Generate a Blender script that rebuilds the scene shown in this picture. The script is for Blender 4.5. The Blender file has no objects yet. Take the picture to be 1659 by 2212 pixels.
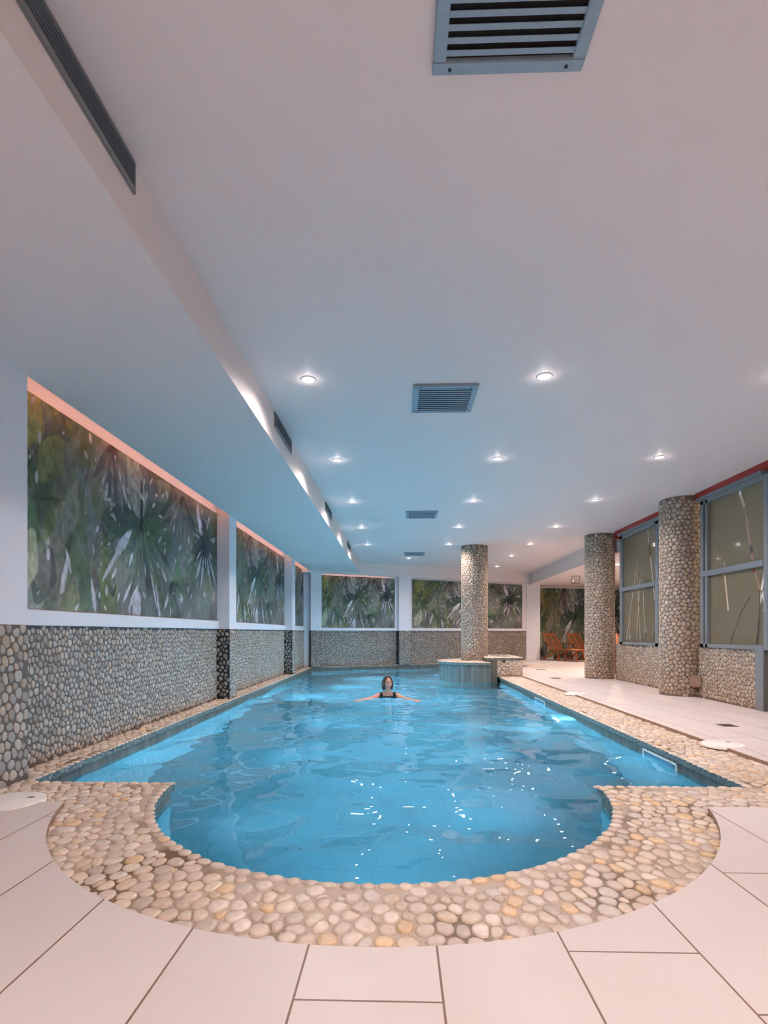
import bpy, bmesh, math, random
import numpy as np
from mathutils import Vector, Matrix
from mathutils.geometry import tessellate_polygon
PI = math.pi
scene = bpy.context.scene
COL = scene.collection
rnd = random.Random(7)

# ------------------------------------------------------------------ camera
CH = 0.95
cd = bpy.data.cameras.new('camera')
cam = bpy.data.objects.new('camera', cd)
COL.objects.link(cam)
cam.location = (0, 0, CH)
cam.rotation_euler = (PI/2, 0, math.atan(32.5/1150))
cd.sensor_fit = 'VERTICAL'; cd.sensor_height = 36.0; cd.sensor_width = 36.0
cd.lens = 1150/2212*36
cd.shift_y = 260/2212
cd.clip_start = .05; cd.clip_end = 100
scene.camera = cam
scene.view_settings.view_transform = 'Standard'
scene.view_settings.look = 'None'
scene.view_settings.exposure = 0.0
scene.cycles.use_denoising = True
scene.cycles.max_bounces = 8
scene.cycles.diffuse_bounces = 3
scene.cycles.glossy_bounces = 3
scene.cycles.transmission_bounces = 5
scene.cycles.use_adaptive_sampling = True
scene.cycles.adaptive_threshold = .14
scene.cycles.adaptive_min_samples = 12
scene.cycles.sample_clamp_indirect = 6
w = bpy.data.worlds.new('world'); scene.world = w
w.use_nodes = True
w.node_tree.nodes['Background'].inputs[0].default_value = (.3, .32, .36, 1)
w.node_tree.nodes['Background'].inputs[1].default_value = 0.02

# ------------------------------------------------------------------ materials
def lin(r, g=None, b=None):
    if g is None: r, g, b = r
    f = lambda c: (c/255/12.92) if c/255 <= .04045 else ((c/255+.055)/1.055)**2.4
    return (f(r), f(g), f(b))
class NT:
    def __init__(s, name):
        s.m = bpy.data.materials.new(name); s.m.use_nodes = True
        s.t = s.m.node_tree; s.n = s.t.nodes
        s.b = s.n['Principled BSDF']; s.out = s.n['Material Output']
    def node(s, k, **kw):
        n = s.n.new(k)
        for a, v in kw.items(): setattr(n, a, v)
        return n
    def link(s, a, b): s.t.links.new(a, b)
    def val(s, sock, v):
        if hasattr(v, 'is_linked') or hasattr(v, 'links'): s.link(v, sock)
        else: sock.default_value = v
    def math(s, op, a, b=0., c=None):
        n = s.node('ShaderNodeMath', operation=op)
        s.val(n.inputs[0], a); s.val(n.inputs[1], b)
        if c is not None: s.val(n.inputs[2], c)
        return n.outputs[0]
    def mix(s, f, a, b, mode='MIX'):
        n = s.node('ShaderNodeMix', data_type='RGBA', blend_type=mode)
        s.val(n.inputs[0], f)
        s.val(n.inputs[6], a if hasattr(a, 'links') else (*a, 1)); s.val(n.inputs[7], b if hasattr(b, 'links') else (*b, 1))
        return n.outputs[2]
    def noise(s, scale, detail=3, vec=None, rough=.5):
        n = s.node('ShaderNodeTexNoise'); n.inputs['Scale'].default_value = scale
        n.inputs['Detail'].default_value = detail; n.inputs['Roughness'].default_value = rough
        if vec is None: vec = s.node('ShaderNodeTexCoord').outputs['Object']
        s.link(vec, n.inputs['Vector'])
        return n.outputs['Fac']
    def ramp(s, f, stops, interp='LINEAR'):
        n = s.node('ShaderNodeValToRGB'); cr = n.color_ramp; cr.interpolation = interp
        while len(cr.elements) < len(stops): cr.elements.new(.5)
        for e, (p, c) in zip(cr.elements, stops):
            e.position = p; e.color = (*c, 1) if len(c) == 3 else c
        s.link(f, n.inputs[0]); return n.outputs[0]
    def bump(s, h, strength=.2, dist=.01):
        n = s.node('ShaderNodeBump'); n.inputs['Strength'].default_value = strength
        n.inputs['Distance'].default_value = dist
        s.link(h, n.inputs['Height']); s.link(n.outputs[0], s.b.inputs['Normal'])
    def set(s, col=None, rough=None, metal=None, spec=None):
        if col is not None: s.val(s.b.inputs['Base Color'], col if hasattr(col, 'links') else (*col, 1))
        if rough is not None: s.val(s.b.inputs['Roughness'], rough)
        if metal is not None: s.b.inputs['Metallic'].default_value = metal
        if spec is not None: s.b.inputs['Specular IOR Level'].default_value = spec
        return s
def plain(name, rgb, rough=.5, metal=0, nscale=30, namt=.12, spec=.5):
    t = NT(name); c = lin(rgb)
    f = t.noise(nscale, 3)
    t.set(t.mix(f, [x*(1-namt) for x in c], [min(1, x*(1+namt)) for x in c]), rough, metal, spec)
    return t.m
def emit(name, rgb, strength, sample=False):
    t = NT(name)
    f = t.noise(3, 1)
    t.val(t.b.inputs['Emission Color'], t.mix(f, rgb, [c*.97 for c in rgb]))
    t.b.inputs['Emission Strength'].default_value = strength
    t.set((.8, .8, .8))
    if not sample: t.m.cycles.emission_sampling = 'NONE'
    return t.m
M = {}
def paint(name, rgb, rough=.6):
    t = NT(name); c = lin(rgb)
    f = t.noise(.9, 4); f2 = t.noise(60, 2)
    col = t.mix(f, [x*.95 for x in c], [min(1, x*1.03) for x in c])
    t.set(col, rough, spec=.3); t.bump(f2, .04, .004)
    return t.m
M['ceiling'] = paint('ceiling_paint', (226, 214, 209), .55)
M['wall'] = paint('wall_paint', (224, 220, 222))
M['frame'] = plain('grey_frame_paint', (122, 124, 126), .4)
M['red'] = plain('red_paint', (150, 26, 20), .45)
M['vent'] = plain('vent_paint', (140, 158, 170), .4)
M['grille'] = plain('grille_metal', (120, 122, 122), .4)
M['fin'] = plain('grille_fin', (98, 104, 110), .4)
M['black'] = plain('void_shade', (8, 8, 9), .8)
M['screw'] = plain('screw_dark', (25, 28, 32), .4)
M['white_plastic'] = plain('white_plastic', (238, 230, 222), .35)
M['trim_white'] = plain('ring_white', (235, 235, 235), .4)
M['drain'] = plain('drain_metal', (120, 105, 92), .45, .4)
M['wood'] = None
M['lens'] = emit('lamp_lens', (1, .93, .86), 45)
M['lens2'] = emit('pool_lamp_lens', (.8, .92, 1), 26)
M['led'] = emit('led_glow', (1, .36, .13), 7, True)
M['dot'] = emit('pilot_dot', (1, .75, .6), 6)
t = NT('teak_wood')
tc = t.node('ShaderNodeTexCoord').outputs['Object']
mp = t.node('ShaderNodeMapping'); mp.inputs['Scale'].default_value = (3, 30, 30); t.link(tc, mp.inputs[0])
t.set(t.ramp(t.noise(2, 4, mp.outputs[0]), [(.3, lin(112, 50, 20)), (.7, lin(180, 92, 38))]), .4); M['wood'] = t.m
t = NT('woven_dark')
wv = t.node('ShaderNodeTexWave'); wv.inputs['Scale'].default_value = 40
t.link(t.node('ShaderNodeTexCoord').outputs['Object'], wv.inputs[0])
t.set(t.mix(wv.outputs['Fac'], lin(62, 42, 26), lin(112, 78, 46)), .6); M['weave'] = t.m
t = NT('woven_light')
wv = t.node('ShaderNodeTexWave'); wv.inputs['Scale'].default_value = 40
t.link(t.node('ShaderNodeTexCoord').outputs['Object'], wv.inputs[0])
t.set(t.mix(wv.outputs['Fac'], lin(170, 110, 60), lin(205, 150, 96)), .6); M['weave2'] = t.m

# deck tiles: long tiles laid along the room in columns
t = NT('deck_tiles')
pos = t.node('ShaderNodeNewGeometry').outputs['Position']
sp = t.node('ShaderNodeSeparateXYZ'); t.link(pos, sp.inputs[0])
TW, TL, X0, Y0 = .388, 1.10, -.274, 1.37
xc = t.math('DIVIDE', t.math('SUBTRACT', sp.outputs[0], X0), TW)
ci = t.math('FLOOR', xc); fx = t.math('SUBTRACT', xc, ci)
par = t.math('DIVIDE', t.math('ADD', t.math('FLOORED_MODULO', ci, 6.), .5), 6.)
off = t.ramp(par, [(0, (0, 0, 0)), (1/6, (.55,)*3), (2/6, (.21,)*3), (3/6, (.98,)*3), (4/6, (.7,)*3), (5/6, (.6,)*3)], 'CONSTANT')
sep = t.node('ShaderNodeSeparateColor'); t.link(off, sep.inputs[0])
yc = t.math('SUBTRACT', t.math('DIVIDE', t.math('SUBTRACT', sp.outputs[1], Y0), TL), sep.outputs[0])
ri = t.math('FLOOR', yc); fy = t.math('SUBTRACT', yc, ri)
dx = t.math('MULTIPLY', t.math('MINIMUM', fx, t.math('SUBTRACT', 1., fx)), TW)
dy = t.math('MULTIPLY', t.math('MINIMUM', fy, t.math('SUBTRACT', 1., fy)), TL)
joint = t.math('LESS_THAN', t.math('MINIMUM', dx, dy), .0033)
cmb = t.node('ShaderNodeCombineXYZ'); t.link(ci, cmb.inputs[0]); t.link(ri, cmb.inputs[1])
wn = t.node('ShaderNodeTexWhiteNoise', noise_dimensions='3D'); t.link(cmb.outputs[0], wn.inputs[0])
base = t.mix(wn.outputs['Value'], lin(204, 192, 186), lin(218, 206, 200))
st = t.noise(2.2, 5, pos)
base = t.mix(t.math('MULTIPLY', st, .55), base, lin(192, 170, 158))
base = t.mix(t.math('MULTIPLY', t.noise(.8, 3, pos), .5), base, lin(232, 222, 216))
base = t.mix(joint, base, lin(128, 100, 84))
t.set(base, t.math('ADD', .32, t.math('MULTIPLY', st, .25)), spec=.4)
t.bump(t.math('SUBTRACT', 1., joint), .3, .003); M['deck'] = t.m
M['deck_side'] = plain('tile_edge_trim', (150, 118, 98), .4)

def pebble_mat(name, mul=1., rough=.42):
    t = NT(name)
    a = t.node('ShaderNodeAttribute', attribute_name='Col')
    p = t.node('ShaderNodeNewGeometry').outputs['Position']
    f = t.noise(45, 4, p)
    big = t.noise(1.3, 4, p)
    c = t.mix(f, (.72, .72, .72), (1.18, 1.18, 1.18))
    c = t.mix(1., a.outputs['Color'], c, 'MULTIPLY')
    c2 = t.mix(t.ramp(big, [(.35, (0, 0, 0)), (.7, (1, 1, 1))]), (1*mul, 1*mul, 1*mul), (.90*mul, .86*mul, .81*mul))
    c = t.mix(1., c, c2, 'MULTIPLY')
    t.set(c, rough, spec=.45); t.bump(f, .12, .004)
    return t.m
M['pebble'] = pebble_mat('pebble_stones', 1.07, .36)
M['pebble_w'] = pebble_mat('pebble_wall_stones', 1.0, .5)
t = NT('pebble_grout')
p = t.node('ShaderNodeNewGeometry').outputs['Position']
f = t.noise(1.6, 4, p); wet = t.ramp(f, [(.50, (0, 0, 0)), (.60, (1, 1, 1))])
g1 = t.mix(t.noise(70, 2, p), lin(166, 144, 126), lin(196, 174, 154))
t.set(t.mix(wet, g1, lin(112, 88, 62)), t.math('SUBTRACT', .7, t.math('MULTIPLY', f, .5))); M['grout'] = t.m
M['grout_m'] = plain('mid_grout', (116, 100, 88), .8, nscale=60, namt=.3)
M['grout_d'] = plain('dark_grout', (98, 88, 81), .8, nscale=60, namt=.3)
M['grout_b'] = plain('black_grout', (40, 38, 38), .8, nscale=60, namt=.3)
t = NT('stone_chip_edge')
f = t.noise(55, 5)
t.set(t.ramp(f, [(.35, lin(52, 62, 62)), (.5, lin(104, 110, 104)), (.68, lin(160, 152, 136))]), .5); t.bump(f, .6, .01)
M['chip'] = t.m
# grey mosaic of the pool shell
t = NT('pool_mosaic')
p = t.node('ShaderNodeNewGeometry').outputs['Position']
bt = t.node('ShaderNodeTexBrick'); bt.offset = 0; bt.inputs['Scale'].default_value = 1
bt.inputs['Brick Width'].default_value = .3; bt.inputs['Row Height'].default_value = .3; bt.inputs['Mortar Size'].default_value = .004
bt.inputs['Color1'].default_value = (*lin(150, 158, 156), 1); bt.inputs['Color2'].default_value = (*lin(160, 166, 162), 1); bt.inputs['Mortar'].default_value = (*lin(136, 146, 147), 1)
sx = t.node('ShaderNodeSeparateXYZ'); t.link(p, sx.inputs[0])
cb = t.node('ShaderNodeCombineXYZ'); t.link(t.math('ADD', sx.outputs[0], sx.outputs[2]), cb.inputs[0]); t.link(t.math('ADD', sx.outputs[1], t.math('MULTIPLY', sx.outputs[2], .0)), cb.inputs[1])
t.link(cb.outputs[0], bt.inputs['Vector'])
f = t.noise(2.5, 4, p)
t.set(t.mix(t.math('MULTIPLY', f, .5), bt.outputs['Color'], lin(138, 158, 164)), .45); M['mosaic'] = t.m
t = NT('grey_wet_tile')
mp = t.node('ShaderNodeMapping'); mp.inputs['Scale'].default_value = (14, 14, .8)
t.link(t.node('ShaderNodeNewGeometry').outputs['Position'], mp.inputs[0])
f = t.noise(1., 5, mp.outputs[0])
t.set(t.ramp(f, [(.3, lin(88, 82, 74)), (.7, lin(124, 118, 108))]), .4); M['wet_tile'] = t.m
# water
t = NT('pool_water')
t.set((.075, .53, .88), 0.0); t.b.inputs['IOR'].default_value = 1.33; t.b.inputs['Transmission Weight'].default_value = 1.0
f = t.noise(9, 3, t.node('ShaderNodeNewGeometry').outputs['Position']); t.bump(f, .06, .01)
M['water'] = t.m
# frosted glass
t = NT('frosted_glass')
f = t.noise(1.1, 3)
t.set(t.mix(f, lin(116, 108, 92), lin(140, 130, 110)), .06, spec=.5)
tl = t.node('ShaderNodeBsdfTranslucent'); tl.inputs[0].default_value = (.58, .55, .46, 1)
mx = t.node('ShaderNodeMixShader'); mx.inputs[0].default_value = .38
t.link(t.b.outputs[0], mx.inputs[1]); t.link(tl.outputs[0], mx.inputs[2]); t.link(mx.outputs[0], t.out.inputs[0])
M['frost'] = t.m
M['stripe_pale'] = plain('stripe_pale', (196, 172, 142), .2)
M['stripe_white'] = plain('stripe_white', (226, 208, 194), .2)
M['stripe_dark'] = plain('stripe_dark', (74, 62, 56), .15)
M['stripe_mid'] = plain('stripe_mid', (150, 122, 102), .15)
M['stripe_red'] = plain('stripe_red', (160, 44, 32), .2)
t = NT('clear_acrylic'); t.set((.95, .92, .9), .05); t.b.inputs['Transmission Weight'].default_value = .9; t.b.inputs['IOR'].default_value = 1.1
f = t.noise(4, 1); t.set(t.mix(f, (.9, .86, .84), (.95, .92, .9))); M['acrylic'] = t.m
t = NT('mural_print')
a = t.node('ShaderNodeAttribute', attribute_name='Col')
f = t.noise(5, 6, None, .7)
t.set(t.mix(1., a.outputs['Color'], t.mix(f, (.7, .7, .7), (1.25, 1.25, 1.25)), 'MULTIPLY'), .55, spec=.3); M['mural'] = t.m

# ------------------------------------------------------------------ object helpers
def link(name, me, parent=None, kind=None, loc=None, rz=None):
    o = bpy.data.objects.new(name, me); COL.objects.link(o)
    if parent is not None: o.parent = parent
    if kind: o['kind'] = kind
    if loc is not None: o.location = loc
    if rz is not None: o.rotation_euler = (0, 0, rz)
    return o
def tag(o, label, cat, group=None, kind=None):
    o['label'] = label; o['category'] = cat
    if group: o['group'] = group
    if kind: o['kind'] = kind
    return o
def empty(name, loc=(0, 0, 0), rz=0, parent=None):
    o = link(name, None, parent); o.location = loc; o.rotation_euler = (0, 0, rz); o.empty_display_size = .1
    return o
def copy_tree(o, parent=None):
    c = o.copy(); COL.objects.link(c)
    if parent is not None: c.parent = parent
    for ch in list(o.children): copy_tree(ch, c)
    return c
class MB:
    """collects shapes into one mesh"""
    def __init__(s): s.bm = bmesh.new()
    def box(s, a, b, bev=0., mi=0, rot=None):
        a = Vector(a); b = Vector(b); c = (a+b)/2; d = b-a
        m = Matrix.Translation(c) @ (rot.to_4x4() if rot else Matrix()) @ Matrix.Diagonal((*[abs(x) for x in d], 1))
        r = bmesh.ops.create_cube(s.bm, size=1, matrix=m)
        fs = list({f for v in r['verts'] for f in v.link_faces})
        for f in fs: f.material_index = mi
        if bev > 0:
            es = list({e for v in r['verts'] for e in v.link_edges})
            bmesh.ops.bevel(s.bm, geom=es, offset=bev, segments=2, affect='EDGES', clamp_overlap=True)
        return s
    def bar(s, p, q, wd, th, up=(0, 0, 1), bev=.003, mi=0):
        p = Vector(p); q = Vector(q); d = (q-p); L = d.length; x = d.normalized(); u = Vector(up)
        y = u.cross(x)
        if y.length < 1e-4: y = Vector((0, 1, 0)).cross(x)
        y.normalize(); z = x.cross(y)
        m = Matrix((x, y, z)).transposed().to_4x4(); m.translation = (p+q)/2
        r = bmesh.ops.create_cube(s.bm, size=1, matrix=m @ Matrix.Diagonal((L, wd, th, 1)))
        if bev:
            es = list({e for v in r['verts'] for e in v.link_edges})
            bmesh.ops.bevel(s.bm, geom=es, offset=bev, segments=2, affect='EDGES', clamp_overlap=True)
        return s
    def tube(s, pts, rads, seg=12, caps=True):
        pts = [Vector(p) for p in pts]; prev = None
        for i, (p, r) in enumerate(zip(pts, rads)):
            d = (pts[min(i+1, len(pts)-1)]-pts[max(i-1, 0)]).normalized()
            u = d.orthogonal().normalized() if prev is None else (prev - d*prev.dot(d)).normalized()
            prev = u; v = d.cross(u)
            ring = [s.bm.verts.new(p + (u*math.cos(2*PI*k/seg)+v*math.sin(2*PI*k/seg))*r) for k in range(seg)]
            if i:
                for k in range(seg): s.bm.faces.new((last[k], last[(k+1) % seg], ring[(k+1) % seg], ring[k])).smooth = True
            elif caps: s.bm.faces.new(ring[::-1])
            last = ring
        if caps: s.bm.faces.new(last)
        return s
    def sphere(s, c, r, seg=16, ring=10, m=None):
        mm = Matrix.Translation(c) @ (m or Matrix()) @ Matrix.Diagonal((*(r if hasattr(r, '__len__') else (r,)*3), 1))
        q = bmesh.ops.create_uvsphere(s.bm, u_segments=seg, v_segments=ring, radius=1, matrix=mm)
        for v in q['verts']:
            for f in v.link_faces: f.smooth = True
        return s
    def cyl(s, c, r, h, seg=32, r2=None, mi=0):
        q = bmesh.ops.create_cone(s.bm, cap_ends=True, segments=seg, radius1=r, radius2=r if r2 is None else r2, depth=h, matrix=Matrix.Translation(c))
        for f in {f for v in q['verts'] for f in v.link_faces}: f.material_index = mi
        return s
    def lathe(s, prof, seg=32, c=(0, 0, 0), smooth=True):
        rings = []
        for r, z in prof:
            rings.append([s.bm.verts.new((c[0]+r*math.cos(2*PI*k/seg), c[1]+r*math.sin(2*PI*k/seg), c[2]+z)) for k in range(seg)])
        for a, b in zip(rings, rings[1:]):
            for k in range(seg): s.bm.faces.new((a[k], a[(k+1) % seg], b[(k+1) % seg], b[k])).smooth = smooth
        return s
    def prism(s, poly, z0, z1, mi=0, side=None):
        a = [s.bm.verts.new((x, y, z0)) for x, y in poly]; b = [s.bm.verts.new((x, y, z1)) for x, y in poly]
        n = len(poly); fs = [s.bm.faces.new(b), s.bm.faces.new(a[::-1])]
        for f in fs: f.material_index = mi
        for k in range(n): s.bm.faces.new((a[k], a[(k+1) % n], b[(k+1) % n], b[k])).material_index = mi if side is None else side
        bmesh.ops.triangulate(s.bm, faces=fs)
        return s
    def build(s, name, mats, parent=None, kind=None, **kw):
        bmesh.ops.recalc_face_normals(s.bm, faces=s.bm.faces)
        me = bpy.data.meshes.new(name); s.bm.to_mesh(me); s.bm.free()
        for m in (mats if isinstance(mats, (list, tuple)) else [mats]): me.materials.append(m)
        return link(name, me, parent, kind, **kw)

# ------------------------------------------------------------------ pebbles
PAL_WALL = [(178, 160, 142), (190, 172, 152), (164, 148, 134), (198, 182, 164), (172, 162, 152), (188, 164, 138), (156, 140, 126), (194, 175, 154), (178, 168, 158)]
PAL_DECK = [(210, 190, 172), (216, 197, 180), (206, 185, 168), (222, 205, 190), (200, 182, 166), (212, 190, 166), (204, 184, 164), (210, 196, 184), (216, 198, 176), (208, 190, 174), (214, 194, 174), (218, 186, 148)]
PAL_WALL = [tuple(int(c*.82+sum(q)/3*.18) for c in q) for q in PAL_WALL]
PAL_COL = [(178, 156, 136), (186, 166, 146), (168, 148, 130), (192, 174, 154), (174, 156, 142), (180, 156, 132), (188, 170, 152)]
def pebble_cells(w, h, pitch, seed, gap, nth=12, stretch=(1., 1.)):
    """centres and radial outlines of rounded stones packed over [0,w]x[0,h]"""
    rg = np.random.default_rng(seed)
    W, H = w/stretch[0], h/stretch[1]
    ry = pitch*.87
    nr, nc = int(H/ry)+7, int(W/pitch)+7
    rr, cc = np.meshgrid(np.arange(nr), np.arange(nc), indexing='ij')
    x = (cc-3+.5*(rr % 2))*pitch; y = (rr-3)*ry
    x = x+rg.uniform(-.34, .34, x.shape)*pitch; y = y+rg.uniform(-.34, .34, y.shape)*pitch
    wt = rg.uniform(-.16, .16, x.shape)*pitch*pitch
    th = np.arange(nth)*2*PI/nth + rg.uniform(0, 2*PI)
    ux, uy = np.cos(th), np.sin(th)
    R = np.full(x.shape+(nth,), pitch*.8)
    for dr in range(-2, 3):
        for dc in range(-2, 3):
            if dr == 0 and dc == 0: continue
            sx = np.roll(x, (-dr, -dc), (0, 1))-x; sy = np.roll(y, (-dr, -dc), (0, 1))-y
            d2 = sx*sx+sy*sy
            num = (d2+wt-np.roll(wt, (-dr, -dc), (0, 1)))/2
            den = sx[..., None]*ux+sy[..., None]*uy
            q = np.where(den > 1e-6, num[..., None]/np.maximum(den, 1e-6), 9e9)
            R = np.minimum(R, np.maximum(q, pitch*.16))
    R = np.maximum(R-gap, pitch*.14)
    sm = .5*R+.25*(np.roll(R, 1, -1)+np.roll(R, -1, -1))
    R = np.minimum(sm, R*1.05)
    sl = (slice(2, -2), slice(2, -2))
    x, y, R = x[sl].ravel()*stretch[0], y[sl].ravel()*stretch[1], R[sl].reshape(-1, nth)
    return x, y, R, ux*stretch[0], uy*stretch[1], rg
def pebbles(w, h, pitch, seed, mapper, pal, keep=None, height=.012, gap=.003, nth=12, stretch=(1., 1.), clip=True, dark=0.):
    """returns verts, quads, tris, colours; mapper(u, v, height) -> xyz arrays"""
    x, y, R, ux, uy, rg = pebble_cells(w, h, pitch, seed, gap, nth, stretch)
    k = (x > pitch*.15) & (x < w-pitch*.15) & (y > pitch*.15) & (y < h-pitch*.15)
    if keep is not None: k &= keep(x, y)
    x, y, R = x[k], y[k], R[k]; n = len(x)
    H = height*rg.uniform(.75, 1.2, n)
    prof = [(1., -.15), (.95, .5), (.80, .88), (.42, .99)]
    us, vs, hs = [], [], []
    for s, q in prof:
        us.append(x[:, None]+R*ux*s); vs.append(y[:, None]+R*uy*s); hs.append(np.repeat((H*q)[:, None], nth, 1))
    us.append(x[:, None]); vs.append(y[:, None]); hs.append(H[:, None])
    U, V, Hh = np.concatenate(us, 1), np.concatenate(vs, 1), np.concatenate(hs, 1)
    if clip: U = np.clip(U, .001, w-.001); V = np.clip(V, .001, h-.001)
    P = np.stack(mapper(U, V, Hh), -1).reshape(-1, 3)
    stride = len(prof)*nth+1
    b = (np.arange(n)*stride)[:, None]; kk = np.arange(nth); k2 = (kk+1) % nth
    quads = [np.stack([b+r*nth+kk, b+r*nth+k2, b+(r+1)*nth+k2, b+(r+1)*nth+kk], -1).reshape(-1, 4) for r in range(len(prof)-1)]
    tris = np.stack([b+(len(prof)-1)*nth+kk, b+(len(prof)-1)*nth+k2, np.repeat(b+len(prof)*nth, nth, 1)], -1).reshape(-1, 3)
    pl = np.array([lin(c) for c in pal])
    c = pl[rg.integers(0, len(pl), n)]*rg.uniform(.88, 1.1, (n, 1))
    C = np.repeat(np.clip(c, 0, 1), stride, 0)
    return P, np.concatenate(quads), tris, C
def mesh_from(name, parts, mats):
    """parts: list of (verts, quads, tris, colour array or rgb, material index, smooth)"""
    vo = 0; VV, CC, loops, tot, mi, sm = [], [], [], [], [], []
    for V, Q, T, C, m, s in parts:
        V = np.asarray(V, float).reshape(-1, 3); VV.append(V)
        CC.append(C if isinstance(C, np.ndarray) else np.tile(np.array(C), (len(V), 1)))
        for F, k in ((Q, 4), (T, 3)):
            if F is None or len(F) == 0: continue
            F = np.asarray(F)
            loops.append((F+vo).ravel()); tot.append(np.full(len(F), k)); mi.append(np.full(len(F), m)); sm.append(np.full(len(F), s))
        vo += len(V)
    V = np.concatenate(VV); C = np.concatenate(CC); loops = np.concatenate(loops); tot = np.concatenate(tot); mi = np.concatenate(mi); sm = np.concatenate(sm)
    me = bpy.data.meshes.new(name)
    me.vertices.add(len(V)); me.vertices.foreach_set('co', V.astype(np.float32).ravel())
    me.loops.add(len(loops)); me.loops.foreach_set('vertex_index', loops.astype(np.int32))
    me.polygons.add(len(tot)); me.polygons.foreach_set('loop_start', (np.cumsum(tot)-tot).astype(np.int32))
    me.polygons.foreach_set('material_index', mi.astype(np.int32)); me.polygons.foreach_set('use_smooth', sm.astype(bool))
    at = me.attributes.new('Col', 'FLOAT_COLOR', 'POINT')
    at.data.foreach_set('color', np.concatenate([C, np.ones((len(C), 1))], 1).astype(np.float32).ravel())
    for m in mats: me.materials.append(m)
    me.update(calc_edges=True); me.validate()
    return me
def box_part(a, b, mi=0, col=(.3, .3, .3)):
    (x0, y0, z0), (x1, y1, z1) = a, b
    V = [(x0, y0, z0), (x1, y0, z0), (x1, y1, z0), (x0, y1, z0), (x0, y0, z1), (x1, y0, z1), (x1, y1, z1), (x0, y1, z1)]
    Q = [(0, 3, 2, 1), (4, 5, 6, 7), (0, 1, 5, 4), (1, 2, 6, 5), (2, 3, 7, 6), (3, 0, 4, 7)]
    return (V, Q, None, col, mi, False)
def inside(poly, x, y):
    r = np.zeros(x.shape, bool); n = len(poly)
    for i in range(n):
        (x0, y0), (x1, y1) = poly[i], poly[(i+1) % n]
        if y0 == y1: continue
        r ^= ((y0 > y) != (y1 > y)) & (x < (x1-x0)*(y-y0)/(y1-y0)+x0)
    return r
def pdist(poly, x, y):
    d = np.full(x.shape, 9e9); n = len(poly)
    for i in range(n):
        (x0, y0), (x1, y1) = poly[i], poly[(i+1) % n]
        L = (x1-x0)**2+(y1-y0)**2+1e-12
        s = np.clip(((x-x0)*(x1-x0)+(y-y0)*(y1-y0))/L, 0, 1)
        d = np.minimum(d, np.hypot(x-x0-s*(x1-x0), y-y0-s*(y1-y0)))
    return d

# ------------------------------------------------------------------ plan of the place
ZC, ZS = 2.97, 2.67            # ceiling, soffit
XW, XP = -2.68, -2.49          # left wall plane, pilaster plane
WATER = -.15
FA = (-2.5, 15.0); FS = .511; ALPHA = math.atan(FS)
fary = lambda x: FA[1]+FS*(x-FA[0])
XPART = 4.39
def arc(cx, cy, R, a0, a1, n):
    return [(cx+R*math.cos(a0+(a1-a0)*i/n), cy+R*math.sin(a0+(a1-a0)*i/n)) for i in range(n+1)]
def pool_outline(d=0.):
    R = 1.365+d; cx, cy = -.1, 3.44
    pts = [(2.2+d, cy-d), (2.2+d, fary(2.2)-.14+d), (-2.43-d, fary(-2.43)-.14+d), (-2.43-d, cy-d)]
    a0 = PI+math.asin(d/R) if d else PI
    pts += arc(cx, cy, R, a0, 3*PI-a0, 48)
    return pts
POOL = pool_outline()
OUTER = [(XW, 2.93)] + arc(-.1, 3.455, 1.85, PI+math.asin(.525/1.85), 2*PI-math.asin(.51/1.85), 60) + [(2.70, 2.95), (2.70, fary(2.70)), (XW, fary(XW))]

# ------------------------------------------------------------------ floor
mb = MB()
a_in = OUTER[1:62]
tile_poly = [(-3.0, -3.2), (8.6, -3.2), (8.6, 20.8), (4.2, 20.8), (2.70, fary(2.70)+.2), (2.70, 2.95)] + a_in[::-1] + [(-3.0, 2.93)]
mb.prism(tile_poly, -.12, 0, 0, 1)
mb.build('floor', [M['deck'], M['deck_side']], kind='structure')

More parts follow.
